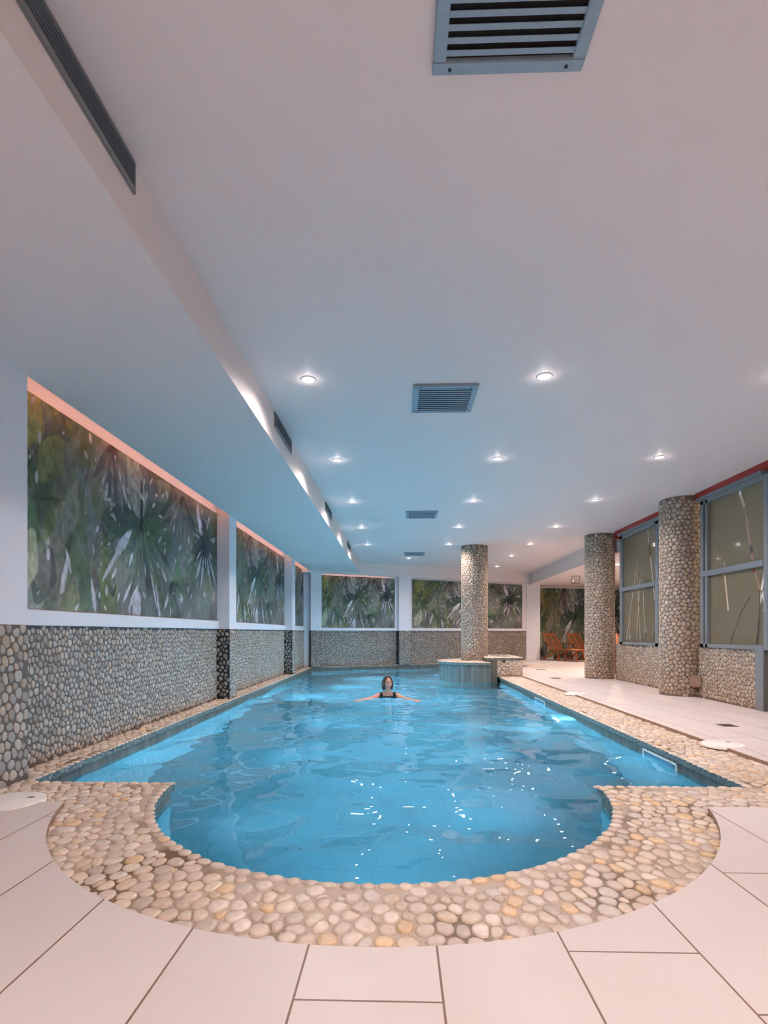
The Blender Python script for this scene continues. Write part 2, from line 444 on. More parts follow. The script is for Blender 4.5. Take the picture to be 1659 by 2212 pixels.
# ------------------------------------------------------------------ pool coping of pebbles
def coping():
    Z0, Z1 = -.08, -.034
    loops = [OUTER, POOL]
    flat = [p for l in loops for p in l]
    tr = np.array(tessellate_polygon([[Vector((x, y, 0)) for x, y in l] for l in loops]))
    n = len(flat)
    V = [(x, y, Z1) for x, y in flat]+[(x, y, Z0) for x, y in flat]
    e1 = np.array([flat[i] for i in tr.ravel()]).reshape(-1, 3, 2)
    ar = (e1[:, 1, 0]-e1[:, 0, 0])*(e1[:, 2, 1]-e1[:, 0, 1])-(e1[:, 2, 0]-e1[:, 0, 0])*(e1[:, 1, 1]-e1[:, 0, 1])
    tr = np.where((ar < 0)[:, None], tr[:, ::-1], tr)
    Q = []; o = 0
    for l in loops:
        k = len(l)
        for i in range(k): Q.append((o+i, o+(i+1) % k, n+o+(i+1) % k, n+o+i))
        o += k
    slab_top = (V, None, np.concatenate([tr, tr[:, ::-1]+n]), (.3, .27, .23), 1, False)
    side = (V, Q, None, (.3, .3, .3), 2, False)
    x0, y0 = -2.7, 1.55
    keep = lambda u, v: (inside(OUTER, u+x0, v+y0) | ((pdist(OUTER, u+x0, v+y0) < .018) & (u+x0 > -2.6))) & ~inside(POOL, u+x0, v+y0) & (pdist(POOL, u+x0, v+y0) > .066) 
    P, Qp, Tp, C = pebbles(5.45, 16.2, .066, 11, lambda u, v, h: (u+x0, v+y0, Z1+h), PAL_DECK, keep, .0075, .0034, 12, (1.0, 1.22), False)
    ex, ey = [], []; acc = 0; k = len(POOL); pc = .072; nxt = .03
    for i in range(k):
        (xa, ya), (xb, yb) = POOL[i], POOL[(i+1) % k]; L = math.hypot(xb-xa, yb-ya)
        if L < 1e-6: continue
        while nxt < acc+L:
            q = (nxt-acc)/L; nx_, ny_ = (yb-ya)/L, -(xb-xa)/L; o = rnd.uniform(.020, .027)
            ex.append((xa+(xb-xa)*q+nx_*o, ya+(yb-ya)*q+ny_*o, math.atan2(yb-ya, xb-xa))); nxt += pc*rnd.uniform(.92, 1.1)
        acc += L
    nth = 12; VV, QQ, TT, CC = [], [], [], []
    for j, (px, py, an) in enumerate(ex):
        ra, rb = rnd.uniform(.029, .039), rnd.uniform(.025, .034); h = .0075*rnd.uniform(.8, 1.25); ca, sa = math.cos(an+rnd.uniform(-.3, .3)), math.sin(an)
        b0 = j*(3*nth+1)
        for sc, hz in ((1., -.25), (.93, .5), (.62, .93)):
            for q in range(nth):
                a = 2*PI*q/nth; u, v = ra*sc*math.cos(a), rb*sc*math.sin(a)
                VV.append((px+u*math.cos(an)-v*math.sin(an), py+u*math.sin(an)+v*math.cos(an), Z1+h*hz))
        VV.append((px, py, Z1+h))
        for r_ in range(2):
            for q in range(nth): QQ.append((b0+r_*nth+q, b0+r_*nth+(q+1) % nth, b0+(r_+1)*nth+(q+1) % nth, b0+(r_+1)*nth+q))
        for q in range(nth): TT.append((b0+2*nth+q, b0+2*nth+(q+1) % nth, b0+3*nth))
        c = np.array(lin(rnd.choice(PAL_DECK)))*rnd.uniform(.85, 1.1); CC += [c]*(3*nth+1)
    edge = (VV, QQ, TT, np.array(CC), 0, True)
    return mesh_from('pool_coping', [slab_top, side, (P, Qp, Tp, C, 0, True), edge], [M['pebble'], M['grout'], M['chip']])
link('pool_coping', coping(), kind='structure')

# pool shell
def pool_shell():
    o = pool_outline(.02); n = len(o); zb = -1.32
    V = [(x, y, -.26) for x, y in o]+[(x, y, zb) for x, y in o]
    V2 = [(x, y, -.04) for x, y in o]+[(x, y, -.26) for x, y in o]
    tr = np.array(tessellate_polygon([[Vector((x, y, 0)) for x, y in o]]))
    Q = [(i, (i+1) % n, n+(i+1) % n, n+i) for i in range(n)]
    me = mesh_from('pool_basin', [(V, Q, tr+n, (.3, .3, .3), 0, False), (V2, Q, None, (.3, .3, .3), 1, False)], [M['mosaic'], M['wet_tile']])
    bm = bmesh.new(); bm.from_mesh(me); bmesh.ops.recalc_face_normals(bm, faces=bm.faces)
    bmesh.ops.reverse_faces(bm, faces=bm.faces); bm.to_mesh(me); bm.free()
    return me
link('pool_basin', pool_shell(), kind='structure')

# water surface with real ripples
def water():
    rg = np.random.default_rng(5)
    x0, x1, y0, y1, st = -2.47, 2.24, 2.04, 17.3, .032
    xs = np.arange(x0, x1+st, st); ys = np.arange(y0, y1+st, st)
    X, Y = np.meshgrid(xs, ys)
    Z = np.zeros_like(X)
    for i in range(46):
        lam = 10**rg.uniform(-.75, .28); a = rg.uniform(0, 2*PI); k = 2*PI/lam
        slope = .0120*(lam/.5)**-.05
        ph = k*(X*math.cos(a)+Y*math.sin(a)) + .8*np.sin(X*rg.uniform(.3, 1.2)+Y*rg.uniform(.3, 1.2)+rg.uniform(0, 6))
        Z += slope/k*np.sin(ph+rg.uniform(0, 6))
    r = np.hypot(X+.19, Y-9.0)
    Z += .006*np.exp(-r/.9)*np.sin(r*2*PI/.24)
    ins = inside(pool_outline(.028), X[:-1, :-1]+st/2, Y[:-1, :-1]+st/2)
    ny, nx = X.shape
    idx = np.arange(nx*ny).reshape(ny, nx)
    Q = np.stack([idx[:-1, :-1], idx[:-1, 1:], idx[1:, 1:], idx[1:, :-1]], -1)[ins]
    V = np.stack([X, Y, WATER+Z], -1).reshape(-1, 3)
    used, inv = np.unique(Q, return_inverse=True)
    return mesh_from('pool_water', [(V[used], inv.reshape(-1, 4), None, (.1, .4, .6), 0, True)], [M['water']])
o = link('pool_water', water()); tag(o, 'clear blue rippling water filling the indoor pool', 'water', kind='stuff')

# ------------------------------------------------------------------ ceiling, soffit, walls
XB = -1.14
MB().box((XB-.02, -3.2, ZC), (8.6, 20.9, ZC+.2)).build('ceiling', M['ceiling'], kind='structure')
BAYS = [(3.5, 7.75), (8.08, 12.34), (12.7, 15.12)]
mb = MB(); mb.box((XP, -3.2, ZS), (XB, 16.0, ZC+.2))
mb.box((XW-.3, -3.2, 2.80), (XP, 15.2, ZC+.2))
for y0, y1 in [(-3.2, 3.5), (7.75, 8.08), (12.34, 12.7)]: mb.box((XW, y0, ZS), (XP, y1, 2.8))
mb.build('ceiling_soffit', M['ceiling'], kind='structure')
mb = MB(); mb.box((XW-.3, -3.2, .0), (XW, 15.3, 2.81))
for y0, y1 in [(-3.2, 3.5), (7.75, 8.08), (12.34, 12.7)]: mb.box((XW, y0, 1.0), (XP, y1, ZS))
for y0, y1 in BAYS: mb.box((XW, y0, 1.0), (XW+.035, y1, 1.115), .004)
mb.build('wall_left', M['wall'], kind='structure')
def wall_map_x(xp, y0, z0): return lambda u, v, h: (xp+h, y0+u, z0+v)
def wainscot_left():
    parts = []; z0, zt = -.034, 1.0
    runs = [(1.0, 3.5, XP, 0), (3.5, 7.75, XW, 0), (7.75, 8.08, XP, 0), (8.08, 12.34, XW, 0), (12.34, 12.7, XP, 0), (12.7, 15.1, XW, 0)]
    for i, (a, b, xp, _) in enumerate(runs):
        parts.append(box_part((xp-.2, a, z0), (xp+.003, b, zt), 1))
        pit = .062 if i == 0 else .049
        P, Q, T, C = pebbles(b-a, zt-z0, pit, 30+i, wall_map_x(xp+.003, a, z0), PAL_WALL, None, .0055, .0042, 10 if i < 2 else 8, (1., 1.16))
        parts.append((P, Q, T, C, 0, True))
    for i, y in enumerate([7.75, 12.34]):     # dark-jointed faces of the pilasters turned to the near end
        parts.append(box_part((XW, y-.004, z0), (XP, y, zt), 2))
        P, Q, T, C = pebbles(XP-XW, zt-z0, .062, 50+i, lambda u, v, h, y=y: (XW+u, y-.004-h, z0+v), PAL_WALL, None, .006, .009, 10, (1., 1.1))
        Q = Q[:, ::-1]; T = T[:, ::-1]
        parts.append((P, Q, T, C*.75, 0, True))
    return mesh_from('trim_1', parts, [M['pebble_w'], M['grout_d'], M['grout_b']])
link('trim_1', wainscot_left(), kind='structure')

# far wall in its own frame: x along the wall, -y towards the pool
SP = [(-.05, .27, .17), (2.72, 3.12, .17)]
far = dict(loc=(FA[0], FA[1], 0), rz=ALPHA)
mb = MB(); mb.box((-.6, 0, -.1), (8.1, .25, ZC+.1))
for a, b, d in SP: mb.box((a, -d, 1.0), (b, 0, 2.64))
mb.box((.27, -.04, 1.0), (7.75, 0, 1.075), .004)
mb.build('wall_far', M['wall'], kind='structure', **far)
MB().box((-.4, -.27, 2.62), (7.78, -.15, ZC+.05)).box((-.4, -.16, 2.72), (7.78, 0, ZC+.05)).build('trim_2', M['ceiling'], kind='structure', **far)
def wainscot_far():
    parts = []; z0, zt = -.034, 1.0
    for i, (a, b, d) in enumerate([(-.05, .27, .17), (.27, 2.72, 0), (2.72, 3.12, .17), (3.12, 7.72, 0)]):
        parts.append(box_part((a, -d-.003, z0), (b, .05, zt), 1))
        P, Q, T, C = pebbles(b-a, zt-z0, .055, 70+i, lambda u, v, h, a=a, d=d: (a+u, -d-.003-h, z0+v), PAL_WALL, None, .0055, .005, 8)
        parts.append((P, Q[:, ::-1], T[:, ::-1], C*.9, 0, True))
    parts.append(box_part((2.71, -.17, z0), (2.72, 0, zt), 2))
    return mesh_from('trim_3', parts, [M['pebble_w'], M['grout_d'], M['grout_b']])
link('trim_3', wainscot_far(), kind='structure', **far)
MB().box((4.40, 18.5, 0), (4.86, 19.2, ZC)).build('wall_pier', M['wall'], kind='structure')
# lounge behind: beam, low ceiling, back wall
mb = MB(); mb.box((4.47, 10.9, 2.59), (4.75, 18.9, ZC+.05)); mb.build('trim_4', M['ceiling'], kind='structure')
MB().box((4.75, 10.9, 2.59), (8.6, 21.0, 2.75)).build('ceiling_lounge', M['ceiling'], kind='structure')
BA = math.atan(.3)
MB().box((0, 0, -.1), (4.4, .2, ZC)).build('wall_back', M['wall'], kind='structure', loc=(4.5, 19.1, 0), rz=BA)
MB().box((8.4, -3.2, -.1), (8.6, 20.9, ZC+.1)).build('wall_right', M['wall'], kind='structure')
MB().box((-3.0, -3.2, -.1), (8.6, -3.0, ZC+.1)).build('wall_near', M['wall'], kind='structure')
MB().box((4.47, 10.78, 0), (8.4, 10.9, ZC)).build('wall_partition', M['wall'], kind='structure')
MB().box((4.45, -3.0, 0), (4.6, 5.3, ZC)).build('wall_right_near', M['wall'], kind='structure')
# low pebble walls below the glazing
def low_wall(name, y0, y1, zt, seed):
    P, Q, T, C = pebbles(y1-y0, zt, .058, seed, lambda u, v, h: (XPART-.003-h, y1-u, v), PAL_COL, None, .006, .004, 10)
    P2, Q2, T2, C2 = pebbles(.2, zt, .058, seed+1, lambda u, v, h: (XPART+.2-u, y1+.001+h, v), PAL_COL, None, .006, .004, 8)
    return link(name, mesh_from(name, [box_part((XPART-.003, y0, 0), (XPART+.2, y1, zt), 1), (P, Q[:, ::-1], T[:, ::-1], C, 0, True), (P2, Q2[:, ::-1], T2[:, ::-1], C2, 0, True)], [M['pebble_w'], M['grout_m']]), kind='structure')
low_wall('wall_low_far', 8.60, 10.92, .715, 90)
low_wall('wall_low_near', 6.66, 7.93, .735, 93)

# ------------------------------------------------------------------ glazed partition
def window(name, y0, y1, zb, posts, stripes, ztop=2.86):
    r = empty(name, (0, 0, 0)); r['kind'] = 'structure'
    m = MB(); x0, x1 = XPART-.03, XPART+.06
    m.box((x0, y0, zb), (x1, y1, zb+.055), .004); m.box((x0, y0, ztop-.075), (x1, y1, ztop), .004)
    m.box((x0-.03, y0, ztop-.005), (x1, y1+.06, ztop+.045), .006)
    for a, b in posts: m.box((x0, a, zb), (x1, b, ztop-.02), .004)
    m.build('window_frame', M['frame'], r, 'structure')
    MB().box((x0-.006, y0, 1.745), (x1, y1, 1.825), .004).build('transom', M['frame'], r, 'structure')
    MB().box((XPART+.01, y0, zb+.03), (XPART+.018, y1, ztop-.04)).build('pane', M['frost'], r, 'structure')
    for i, (pts, wd, mt) in enumerate(stripes):
        bm = bmesh.new(); x = XPART+.0085
        L = []
        for j, (y, z) in enumerate(pts):
            a = pts[max(j-1, 0)]; b = pts[min(j+1, len(pts)-1)]
            d = Vector((b[0]-a[0], b[1]-a[1])).normalized(); nrm = Vector((-d.y, d.x))*(wd[j] if hasattr(wd, '__len__') else wd)/2
            L.append((bm.verts.new((x, y+nrm.x, z+nrm.y)), bm.verts.new((x, y-nrm.x, z-nrm.y))))
        for p, q in zip(L, L[1:]): bm.faces.new((p[0], p[1], q[1], q[0]))
        me = bpy.data.meshes.new('glass_stripe'); bm.to_mesh(me); bm.free(); me.materials.append(M[mt])
        link('glass_stripe', me, r, 'structure')
    return r
S1 = [([(10.009, 2.1), (10.424, .82)], .02, 'stripe_pale'), ([(9.957, 2.262), (9.946, 1.751), (9.834, .80)], .016, 'stripe_pale'),
      ([(9.846, 1.96), (9.98, .96)], .018, 'stripe_pale'), ([(9.741, 1.93), (9.672, 1.0), (9.655, .81)], .016, 'stripe_pale'),
      ([(9.551, 2.775), (9.335, 1.712), (9.285, 1.5)], .02, 'stripe_white'), ([(10.201, .929), (10.325, .81)], .014, 'stripe_pale'),
      ([(10.256, 1.144), (10.312, .81)], .014, 'stripe_pale'), ([(9.587, 1.031), (9.636, .93)], .02, 'stripe_pale'), ([(9.636, .94), (9.655, .81)], .03, 'stripe_dark'),
      ([(9.319, .931), (9.335, .81)], .02, 'stripe_dark'), ([(9.5, 2.52), (9.45, 2.28)], .02, 'stripe_dark')]
window('window_1', 8.5, 10.66, .715, [(10.54, 10.66), (9.09, 9.2), (8.5, 8.6)], S1)
S2 = [([(7.0, 2.78), (6.992, 2.72)], .05, 'stripe_white'), ([(6.99, 2.72), (6.91, 2.55)], .05, 'stripe_pale'), ([(6.91, 2.55), (6.79, 2.036)], .045, 'stripe_mid'),
      ([(6.79, 2.036), (6.765, 1.94)], .042, 'stripe_dark'), ([(6.765, 1.94), (6.745, 1.83), (6.74, 1.74)], .045, 'stripe_mid'), ([(6.74, 1.735), (6.725, 1.69)], .03, 'stripe_red'),
      ([(6.725, 1.69), (6.66, 1.58), (6.62, 1.48)], .04, 'stripe_mid'), ([(6.615, 1.48), (6.62, 1.2), (6.672, .80)], [.012, .02, .048], 'stripe_dark'),
      ([(6.50, 1.79), (6.59, 1.47), (6.605, 1.30)], [.04, .036, .01], 'stripe_white'), ([(6.585, 1.46), (6.50, 1.16)], [.04, .025], 'stripe_white'),
      ([(7.325, 1.9), (7.325, 1.74), (7.24, 1.24)], [.02, .03, .035], 'stripe_pale'), ([(6.777, 1.403), (6.845, 1.354), (6.985, 1.197), (7.087, 1.015), (7.162, .884), (7.184, .80)], [.006, .014, .014, .012, .014, .02], 'stripe_dark')]
window('window_2', 6.5, 7.84, .735, [(7.76, 7.84), (7.66, 7.72), (6.42, 6.5)], S2)
# glazed door beyond the right frame edge
d = empty('door_1'); d['kind'] = 'structure'
m = MB(); m.box((XPART-.03, 6.50, 0), (XPART+.08, 6.655, .80), .004); m.box((XPART-.02, 5.3, 0), (XPART+.06, 5.4, 2.86), .004); m.box((XPART-.02, 6.36, 0), (XPART+.06, 6.43, 2.86), .004)
m.box((XPART-.02, 5.3, 2.78), (XPART+.06, 6.43, 2.9), .004); m.build('door_frame', M['frame'], d, 'structure')
MB().box((XPART+.01, 5.4, .02), (XPART+.02, 6.5, 2.8)).build('door_pane', M['frost'], d, 'structure')
m = MB(); m.box((XPART-.07, 8.5, 2.895), (XPART+.07, 10.8, ZC)); m.box((XPART-.07, 10.72, 2.82), (XPART+.07, 10.8, 2.9)); m.build('trim_5', M['red'], kind='structure')
MB().box((XPART-.07, 5.3, 2.895), (XPART+.07, 7.9, ZC)).build('trim_6', M['red'], kind='structure')

# ------------------------------------------------------------------ columns
def column(loc, R, z0, seed, label, pitch=.064):
    hgt = ZC-.02-z0; c = 2*PI*R
    n = max(1, round(c/pitch)); pitch = c/n
    P, Q, T, C = pebbles(c, hgt, pitch, seed, lambda u, v, h: ((R+h)*np.cos(u/R+.9), (R+h)*np.sin(u/R+.9), v), PAL_COL, None, .0065, .0042, 10, clip=False)
    k = 48; an = np.arange(k)*2*PI/k
    V = np.concatenate([np.stack([R*np.cos(an), R*np.sin(an), 0*an], -1), np.stack([R*np.cos(an), R*np.sin(an), 0*an+hgt+.02], -1)])
    i = np.arange(k); j = (i+1) % k
    core = (V, np.stack([i, j, j+k, i+k], -1), None, (.3, .3, .3), 1, True)
    o = link('pebble_column', mesh_from('pebble_column', [core, (P, Q, T, C, 0, True)], [M['pebble_w'], M['grout_m']]), loc=(loc[0], loc[1], z0))
    return tag(o, label, 'column', 'round pebble-clad columns', 'thing')
column((4.31, 8.26), .30, 0, 131, 'thickest-looking pebble-clad column standing between the two glazed partitions')
column((4.18, 11.22), .29, 0, 133, 'pebble-clad column on the deck in front of the wooden deck chairs')
column((1.775, 12.59), .305, .28, 120, 'lit pebble-clad column rising from the island in the pool')

# pool island
isl = empty('pool_island', (0, 0, 0))
tag(isl, 'low tiled island with pebble top at the pool edge carrying a column', 'planter')
IC = (1.78, 12.52)
def dshape(r): return [(2.0, IC[1]-r), (2.0, IC[1]+r)] + arc(IC[0], IC[1], r, PI/2, 3*PI/2, 36)
def slab(name, poly, z1, z0, seed, hole=None):
    n = len(poly); V = [(x, y, z1) for x, y in poly]+[(x, y, z0) for x, y in poly]
    tr = np.array(tessellate_polygon([[Vector((x, y, 0)) for x, y in poly]]))
    Q = [(i, (i+1) % n, n+(i+1) % n, n+i) for i in range(n)]
    xs = [p[0] for p in poly]; ys = [p[1] for p in poly]; x0, y0 = min(xs), min(ys)
    kp = lambda u, v: inside(poly, u+x0, v+y0) & (pdist(poly, u+x0, v+y0) > .018) & ((pdist(hole, u+x0, v+y0) > .02) & ~inside(hole, u+x0, v+y0) if hole else True)
    P, Qp, Tp, C = pebbles(max(xs)-x0, max(ys)-y0, .064, seed, lambda u, v, h: (u+x0, v+y0, z1+h), PAL_DECK, kp, .013, .0032, 10, clip=False)
    me = mesh_from(name, [(V, None, np.concatenate([tr, tr[:, ::-1]+n]), (.3, .3, .3), 1, False), (V, Q, None, (.3, .3, .3), 2, False), (P, Qp, Tp, C, 0, True)], [M['pebble'], M['grout'], M['chip']])
    return link(name, me, isl)
slab('curved_top', dshape(.88), .285, .235, 140)
MB().prism(dshape(.84), -1.3, .24).build('tiled_body', M['wet_tile'], isl)
bx = [(1.93, 11.72), (2.75, 11.86), (2.75, 13.3), (1.93, 13.3)]
hole = [(2.2, 12.35), (2.62, 12.35), (2.62, 13.0), (2.2, 13.0)]
slab('raised_top', bx, .385, .335, 141, hole)
MB().box((2.2, 12.35, .386), (2.62, 13.0, .390)).build('opening', M['grout_d'], isl)
MB().prism([(1.95, 11.745), (2.16, 11.78), (2.16, 13.28), (1.95, 13.28)], -1.3, .34).build('tiled_side', M['wet_tile'], isl)
P, Q, T, C = pebbles(.57, .345, .064, 143, lambda u, v, h: (2.16+u, 11.778+u*.17-h, v-.01), PAL_DECK, None, .013, .0035, 10)
P2, Q2, T2, C2 = pebbles(1.4, .345, .064, 144, lambda u, v, h: (2.73+h, 11.875+u, v-.01), PAL_DECK, None, .013, .0035, 10)
pv = [(2.16, 11.778), (2.73, 11.875), (2.73, 13.28), (2.16, 13.28)]
V = [(x, y, -.03) for x, y in pv]+[(x, y, .34) for x, y in pv]
link('pebble_side', mesh_from('pebble_side', [(V, [(0, 1, 5, 4), (1, 2, 6, 5), (2, 3, 7, 6), (3, 0, 4, 7)], None, (.3, .3, .3), 1, False), (P, Q[:, ::-1], T[:, ::-1], C, 0, True), (P2, Q2, T2, C2, 0, True)], [M['pebble'], M['grout']]), isl)

# little plunge pool on the far deck
pp = empty('plunge_pool', (3.30, 15.1, 0)); tag(pp, 'small round plunge pool with pebble rim sunk in the far deck', 'pool')
def ring_peb(r0, r1, seed):
    kp = lambda u, v: (np.hypot(u-r1, v-r1) < r1-.02) & (np.hypot(u-r1, v-r1) > r0+.02)
    P, Q, T, C = pebbles(2*r1, 2*r1, .066, seed, lambda u, v, h: (u-r1, v-r1, .006+h), PAL_DECK, kp, .01, .003, 8, clip=False)
    k = 40; an = np.arange(k)*2*PI/k
    V = np.concatenate([np.stack([r*np.cos(an), r*np.sin(an), 0*an+z], -1) for r, z in ((r0, 0), (r0, .006), (r1, .006), (r1, 0))])
    i = np.arange(k); j = (i+1) % k
    Qs = np.concatenate([np.stack([i+a*k, i+b*k, j+b*k, j+a*k], -1) for a, b in ((0, 1), (1, 2), (2, 3))])
    return mesh_from('rim', [(V, Qs, None, (.3, .3, .3), 1, False), (P, Q, T, C, 0, True)], [M['pebble'], M['grout']])
link('rim', ring_peb(.42, .85, 150), pp)
t = NT('plunge_water'); t.set(t.mix(t.noise(4), lin(40, 90, 120), lin(80, 130, 150)), .05); M['plunge'] = t.m
MB().cyl((0, 0, .003), .43, .006, 40).build('water_surface', M['plunge'], pp)

# ------------------------------------------------------------------ murals
def mural_art():
    Wm, Hm, nx, ny = 4.2, 1.55, 840, 310
    rg = np.random.default_rng(21); r = random.Random(21)
    xs = np.linspace(0, Wm, nx); ys = np.linspace(0, Hm, ny)
    X, Y = np.meshgrid(xs, ys)
    def vnoise(cx, cy):
        g = rg.uniform(0, 1, (cy+2, cx+2)); u = np.linspace(0, cx, nx); v = np.linspace(0, cy, ny)
        iu, iv = u.astype(int), v.astype(int); fu, fv = u-iu, v-iv; fu = fu*fu*(3-2*fu); fv = (fv*fv*(3-2*fv))[:, None]
        a = g[iv][:, iu]*(1-fu)+g[iv][:, iu+1]*fu; b = g[iv+1][:, iu]*(1-fu)+g[iv+1][:, iu+1]*fu
        return a*(1-fv)+b*fv
    N1, N2, N3 = vnoise(24, 9), vnoise(70, 26), vnoise(200, 40)
    img = np.zeros((ny, nx, 3)); img[:] = lin(104, 106, 98)
    img *= (.6+.9*N1)[..., None]
    def blade(x, y, ang, L, wd, col, alpha=.85, tip=.75, rib=True, edge=.012):
        ca, sa = math.cos(ang), math.sin(ang)
        x1, y1 = x+ca*L, y+sa*L
        i0 = max(0, int((min(x, x1)-wd)/Wm*nx)); i1 = min(nx, int((max(x, x1)+wd)/Wm*nx)+1)
        j0 = max(0, int((min(y, y1)-wd)/Hm*ny)); j1 = min(ny, int((max(y, y1)+wd)/Hm*ny)+1)
        if i0 >= i1 or j0 >= j1: return
        S = (slice(j0, j1), slice(i0, i1)); dx, dy = X[S]-x, Y[S]-y
        a = (dx*ca+dy*sa)/L; b = -dx*sa+dy*ca
        tt = np.clip(a, 0, 1)
        half = wd/2*np.power(np.sin(PI*np.power(tt, .8)), tip)
        d = half-np.abs(b); m = np.clip(d/edge+.5, 0, 1)*((a > 0) & (a < 1))
        sh = .72+.55*N2[S]+.25*(a-.5)+.10*np.sin(b/wd*60+N1[S]*8)
        c = np.array(col)*sh[..., None]
        if rib: c = c*(1-.35*np.exp(-(b/.01)**2))[..., None]
        al = (alpha*m*np.clip(.75+.5*N3[S], 0, 1))[..., None]
        img[S] = img[S]*(1-al)+c*al
    L_ = lambda *c: lin(*c)
    olive, green, deep, ggreen, taupe, slate, purp, pale = [L_(*c) for c in ((112, 122, 42), (78, 108, 62), (48, 76, 56), (112, 126, 112), (132, 122, 108), (78, 94, 100), (50, 46, 56), (160, 168, 146))]
    white = L_(186, 178, 184)
    for i in range(26): blade(r.uniform(-.2, 4.2), r.uniform(-.2, 1.2), r.uniform(.9, 2.2), r.uniform(.7, 1.2), r.uniform(.25, .5), r.choice([slate, green, taupe, ggreen, deep, purp]), .55)
    def patch(x, y, ang, L, wd, col, alpha):
        ca, sa = math.cos(ang), math.sin(ang); h = max(L, wd)
        i0, i1 = max(0, int((x-h)/Wm*nx)), min(nx, int((x+h)/Wm*nx)+1); j0, j1 = max(0, int((y-h)/Hm*ny)), min(ny, int((y+h)/Hm*ny)+1)
        if i0 >= i1 or j0 >= j1: return
        S = (slice(j0, j1), slice(i0, i1)); dx, dy = X[S]-x, Y[S]-y
        a = dx*ca+dy*sa; b = -dx*sa+dy*ca; sk = .35*a
        d = np.minimum(1-np.abs(a)/(L/2), 1-np.abs(b+sk)/(wd/2)); e = 1-(np.abs(a)/(L*.58)+np.abs(b)/(wd*.62))
        m = np.clip(np.minimum(d*wd/.03, e*wd/.02)+.3, 0, 1)
        c = np.array(col)*(.68+.6*N2[S]+.3*a/L)[..., None]; al = (alpha*m*np.clip(.7+.6*N3[S], 0, 1))[..., None]
        img[S] = img[S]*(1-al)+c*al
    patches = []
    for i in range(70):
        px = r.uniform(0, 1.9) if i < 52 else r.uniform(1.6, 4.2)
        patches.append((px, r.uniform(0, 1.55), r.uniform(1.0, 2.1), r.uniform(.3, .8), r.uniform(.14, .36), r.choice([olive, green, deep, taupe, ggreen, ggreen, taupe, olive, purp, L_(96, 96, 60)]), r.uniform(.45, .8)))
    # broad leaves at the left
    for x, y, a, L, wd, c in [(.2, 1.0, 1.2, .9, .5, olive), (.75, 1.5, -1.9, 1.0, .42, olive), (.15, .2, 1.3, 1.1, .5, green), (.55, .1, 1.45, 1.2, .34, taupe), (.7, .55, 1.1, 1.0, .4, ggreen),
                              (.1, -.1, 1.2, .8, .5, pale), (.95, 0, 1.75, .9, .3, green), (1.15, .1, 1.35, 1.2, .34, deep), (1.0, .75, 1.2, .9, .4, taupe), (1.35, -.1, 1.7, .8, .3, olive),
                              (.45, .6, 1.9, .7, .3, deep), (1.5, .5, 1.5, 1., .3, green), (.3, .5, .9, .8, .25, olive), (1.6, .9, 1.0, .8, .4, slate)]:
        blade(x, y, a, L, wd, c, .7, .45, False)
    for q in patches: patch(*q)
    for x, y, a, L in [(.45, 1.3, -2.2, .5), (.9, .9, 1.3, .7), (1.25, .5, 1.7, .6), (.3, .8, .2, .5), (.8, .45, 2.6, .5), (1.1, 1.1, .9, .5), (.6, .2, 1.2, .5)]: blade(x, y, a, L, .02, L_(44, 44, 40), .55, 1, False)
    for q in [(.25, 1.35, 1.2, .5, .34, L_(158, 150, 40), .75), (.5, 1.15, 1.0, .5, .3, L_(136, 142, 48), .7), (.12, .95, 1.4, .5, .24, L_(104, 112, 40), .7), (.2, .3, 1.2, .6, .3, L_(176, 176, 132), .7), (.85, .85, 1.9, .6, .26, L_(120, 124, 66), .6), (1.25, .35, 1.7, .6, .22, L_(104, 122, 56), .7), (.7, .75, 1.2, .7, .26, L_(150, 144, 128), .6), (1.5, 1.15, 1.3, .5, .22, L_(140, 130, 116), .55), (2.3, 1.25, 1.2, .35, .16, L_(128, 124, 60), .6)]: patch(*q)
    for x, y in [(2.2, 1.1), (1.9, .9), (1.75, .75), (2.05, 1.25), (2.35, 1.2)]: blade(x-.3, y, r.uniform(-.2, .5), .65, .32, ggreen if x > 1.8 else slate, .8, .6)
    # palm fans
    def fan(cx, cy, a0, a1, n, L0, L1, cols, ww, slits=True):
        for i in range(n):
            a = a0+(a1-a0)*(i+r.uniform(.2, .8))/n; L = r.uniform(L0, L1)
            blade(cx+.02*math.cos(a), cy+.02*math.sin(a), a, L, ww*r.uniform(.6, 1.3), r.choice(cols), .62, .8, False)
        if slits:
            for i in range(int(n*.3)):
                a = a0+(a1-a0)*(i+r.uniform(0, 1))/(n*.3); d = r.uniform(.25, .95)*L1; L = r.uniform(.06, .2)
                blade(cx+d*math.cos(a), cy+d*math.sin(a), a, L, L*r.uniform(.12, .3), white, .95, .8, False, .006)
        for k in range(5): blade(cx, cy, a0+(a1-a0)*r.random(), .2, .05, L_(24, 34, 36), .7, 1, False)
    fan(1.93, .98, 3.5, 5.95, 46, .55, 1.05, [slate, deep, ggreen, green, ggreen, taupe, L_(120, 136, 80)], .06)
    for x, y, a, L, wd, c in [(1.92, .98, 2.25, .8, .42, ggreen), (1.9, .95, 2.75, .75, .36, slate), (1.9, .9, 3.2, .7, .34, deep), (1.96, .98, 1.0, .6, .36, slate), (1.96, .95, .4, .7, .34, deep), (1.97, .92, -.1, .7, .34, green), (1.92, 1.0, 1.9, .7, .34, pale)]: blade(x, y, a, L, wd, c, .75, .5)
    for k in range(14):
        a = r.uniform(-.2, 3.4); d = r.uniform(.2, .6); blade(1.93+d*math.cos(a), .98+d*math.sin(a), a+r.uniform(-.4, .4), r.uniform(.05, .13), .035, white, .95, .7, False, .006)
    blade(1.93, .85, PI/2, .55, .06, L_(20, 26, 28), .95, .5, False)
    fan(2.66, .42, -2.9, .2, 26, .3, .75, [deep, green, slate, L_(96, 100, 92)], .06)
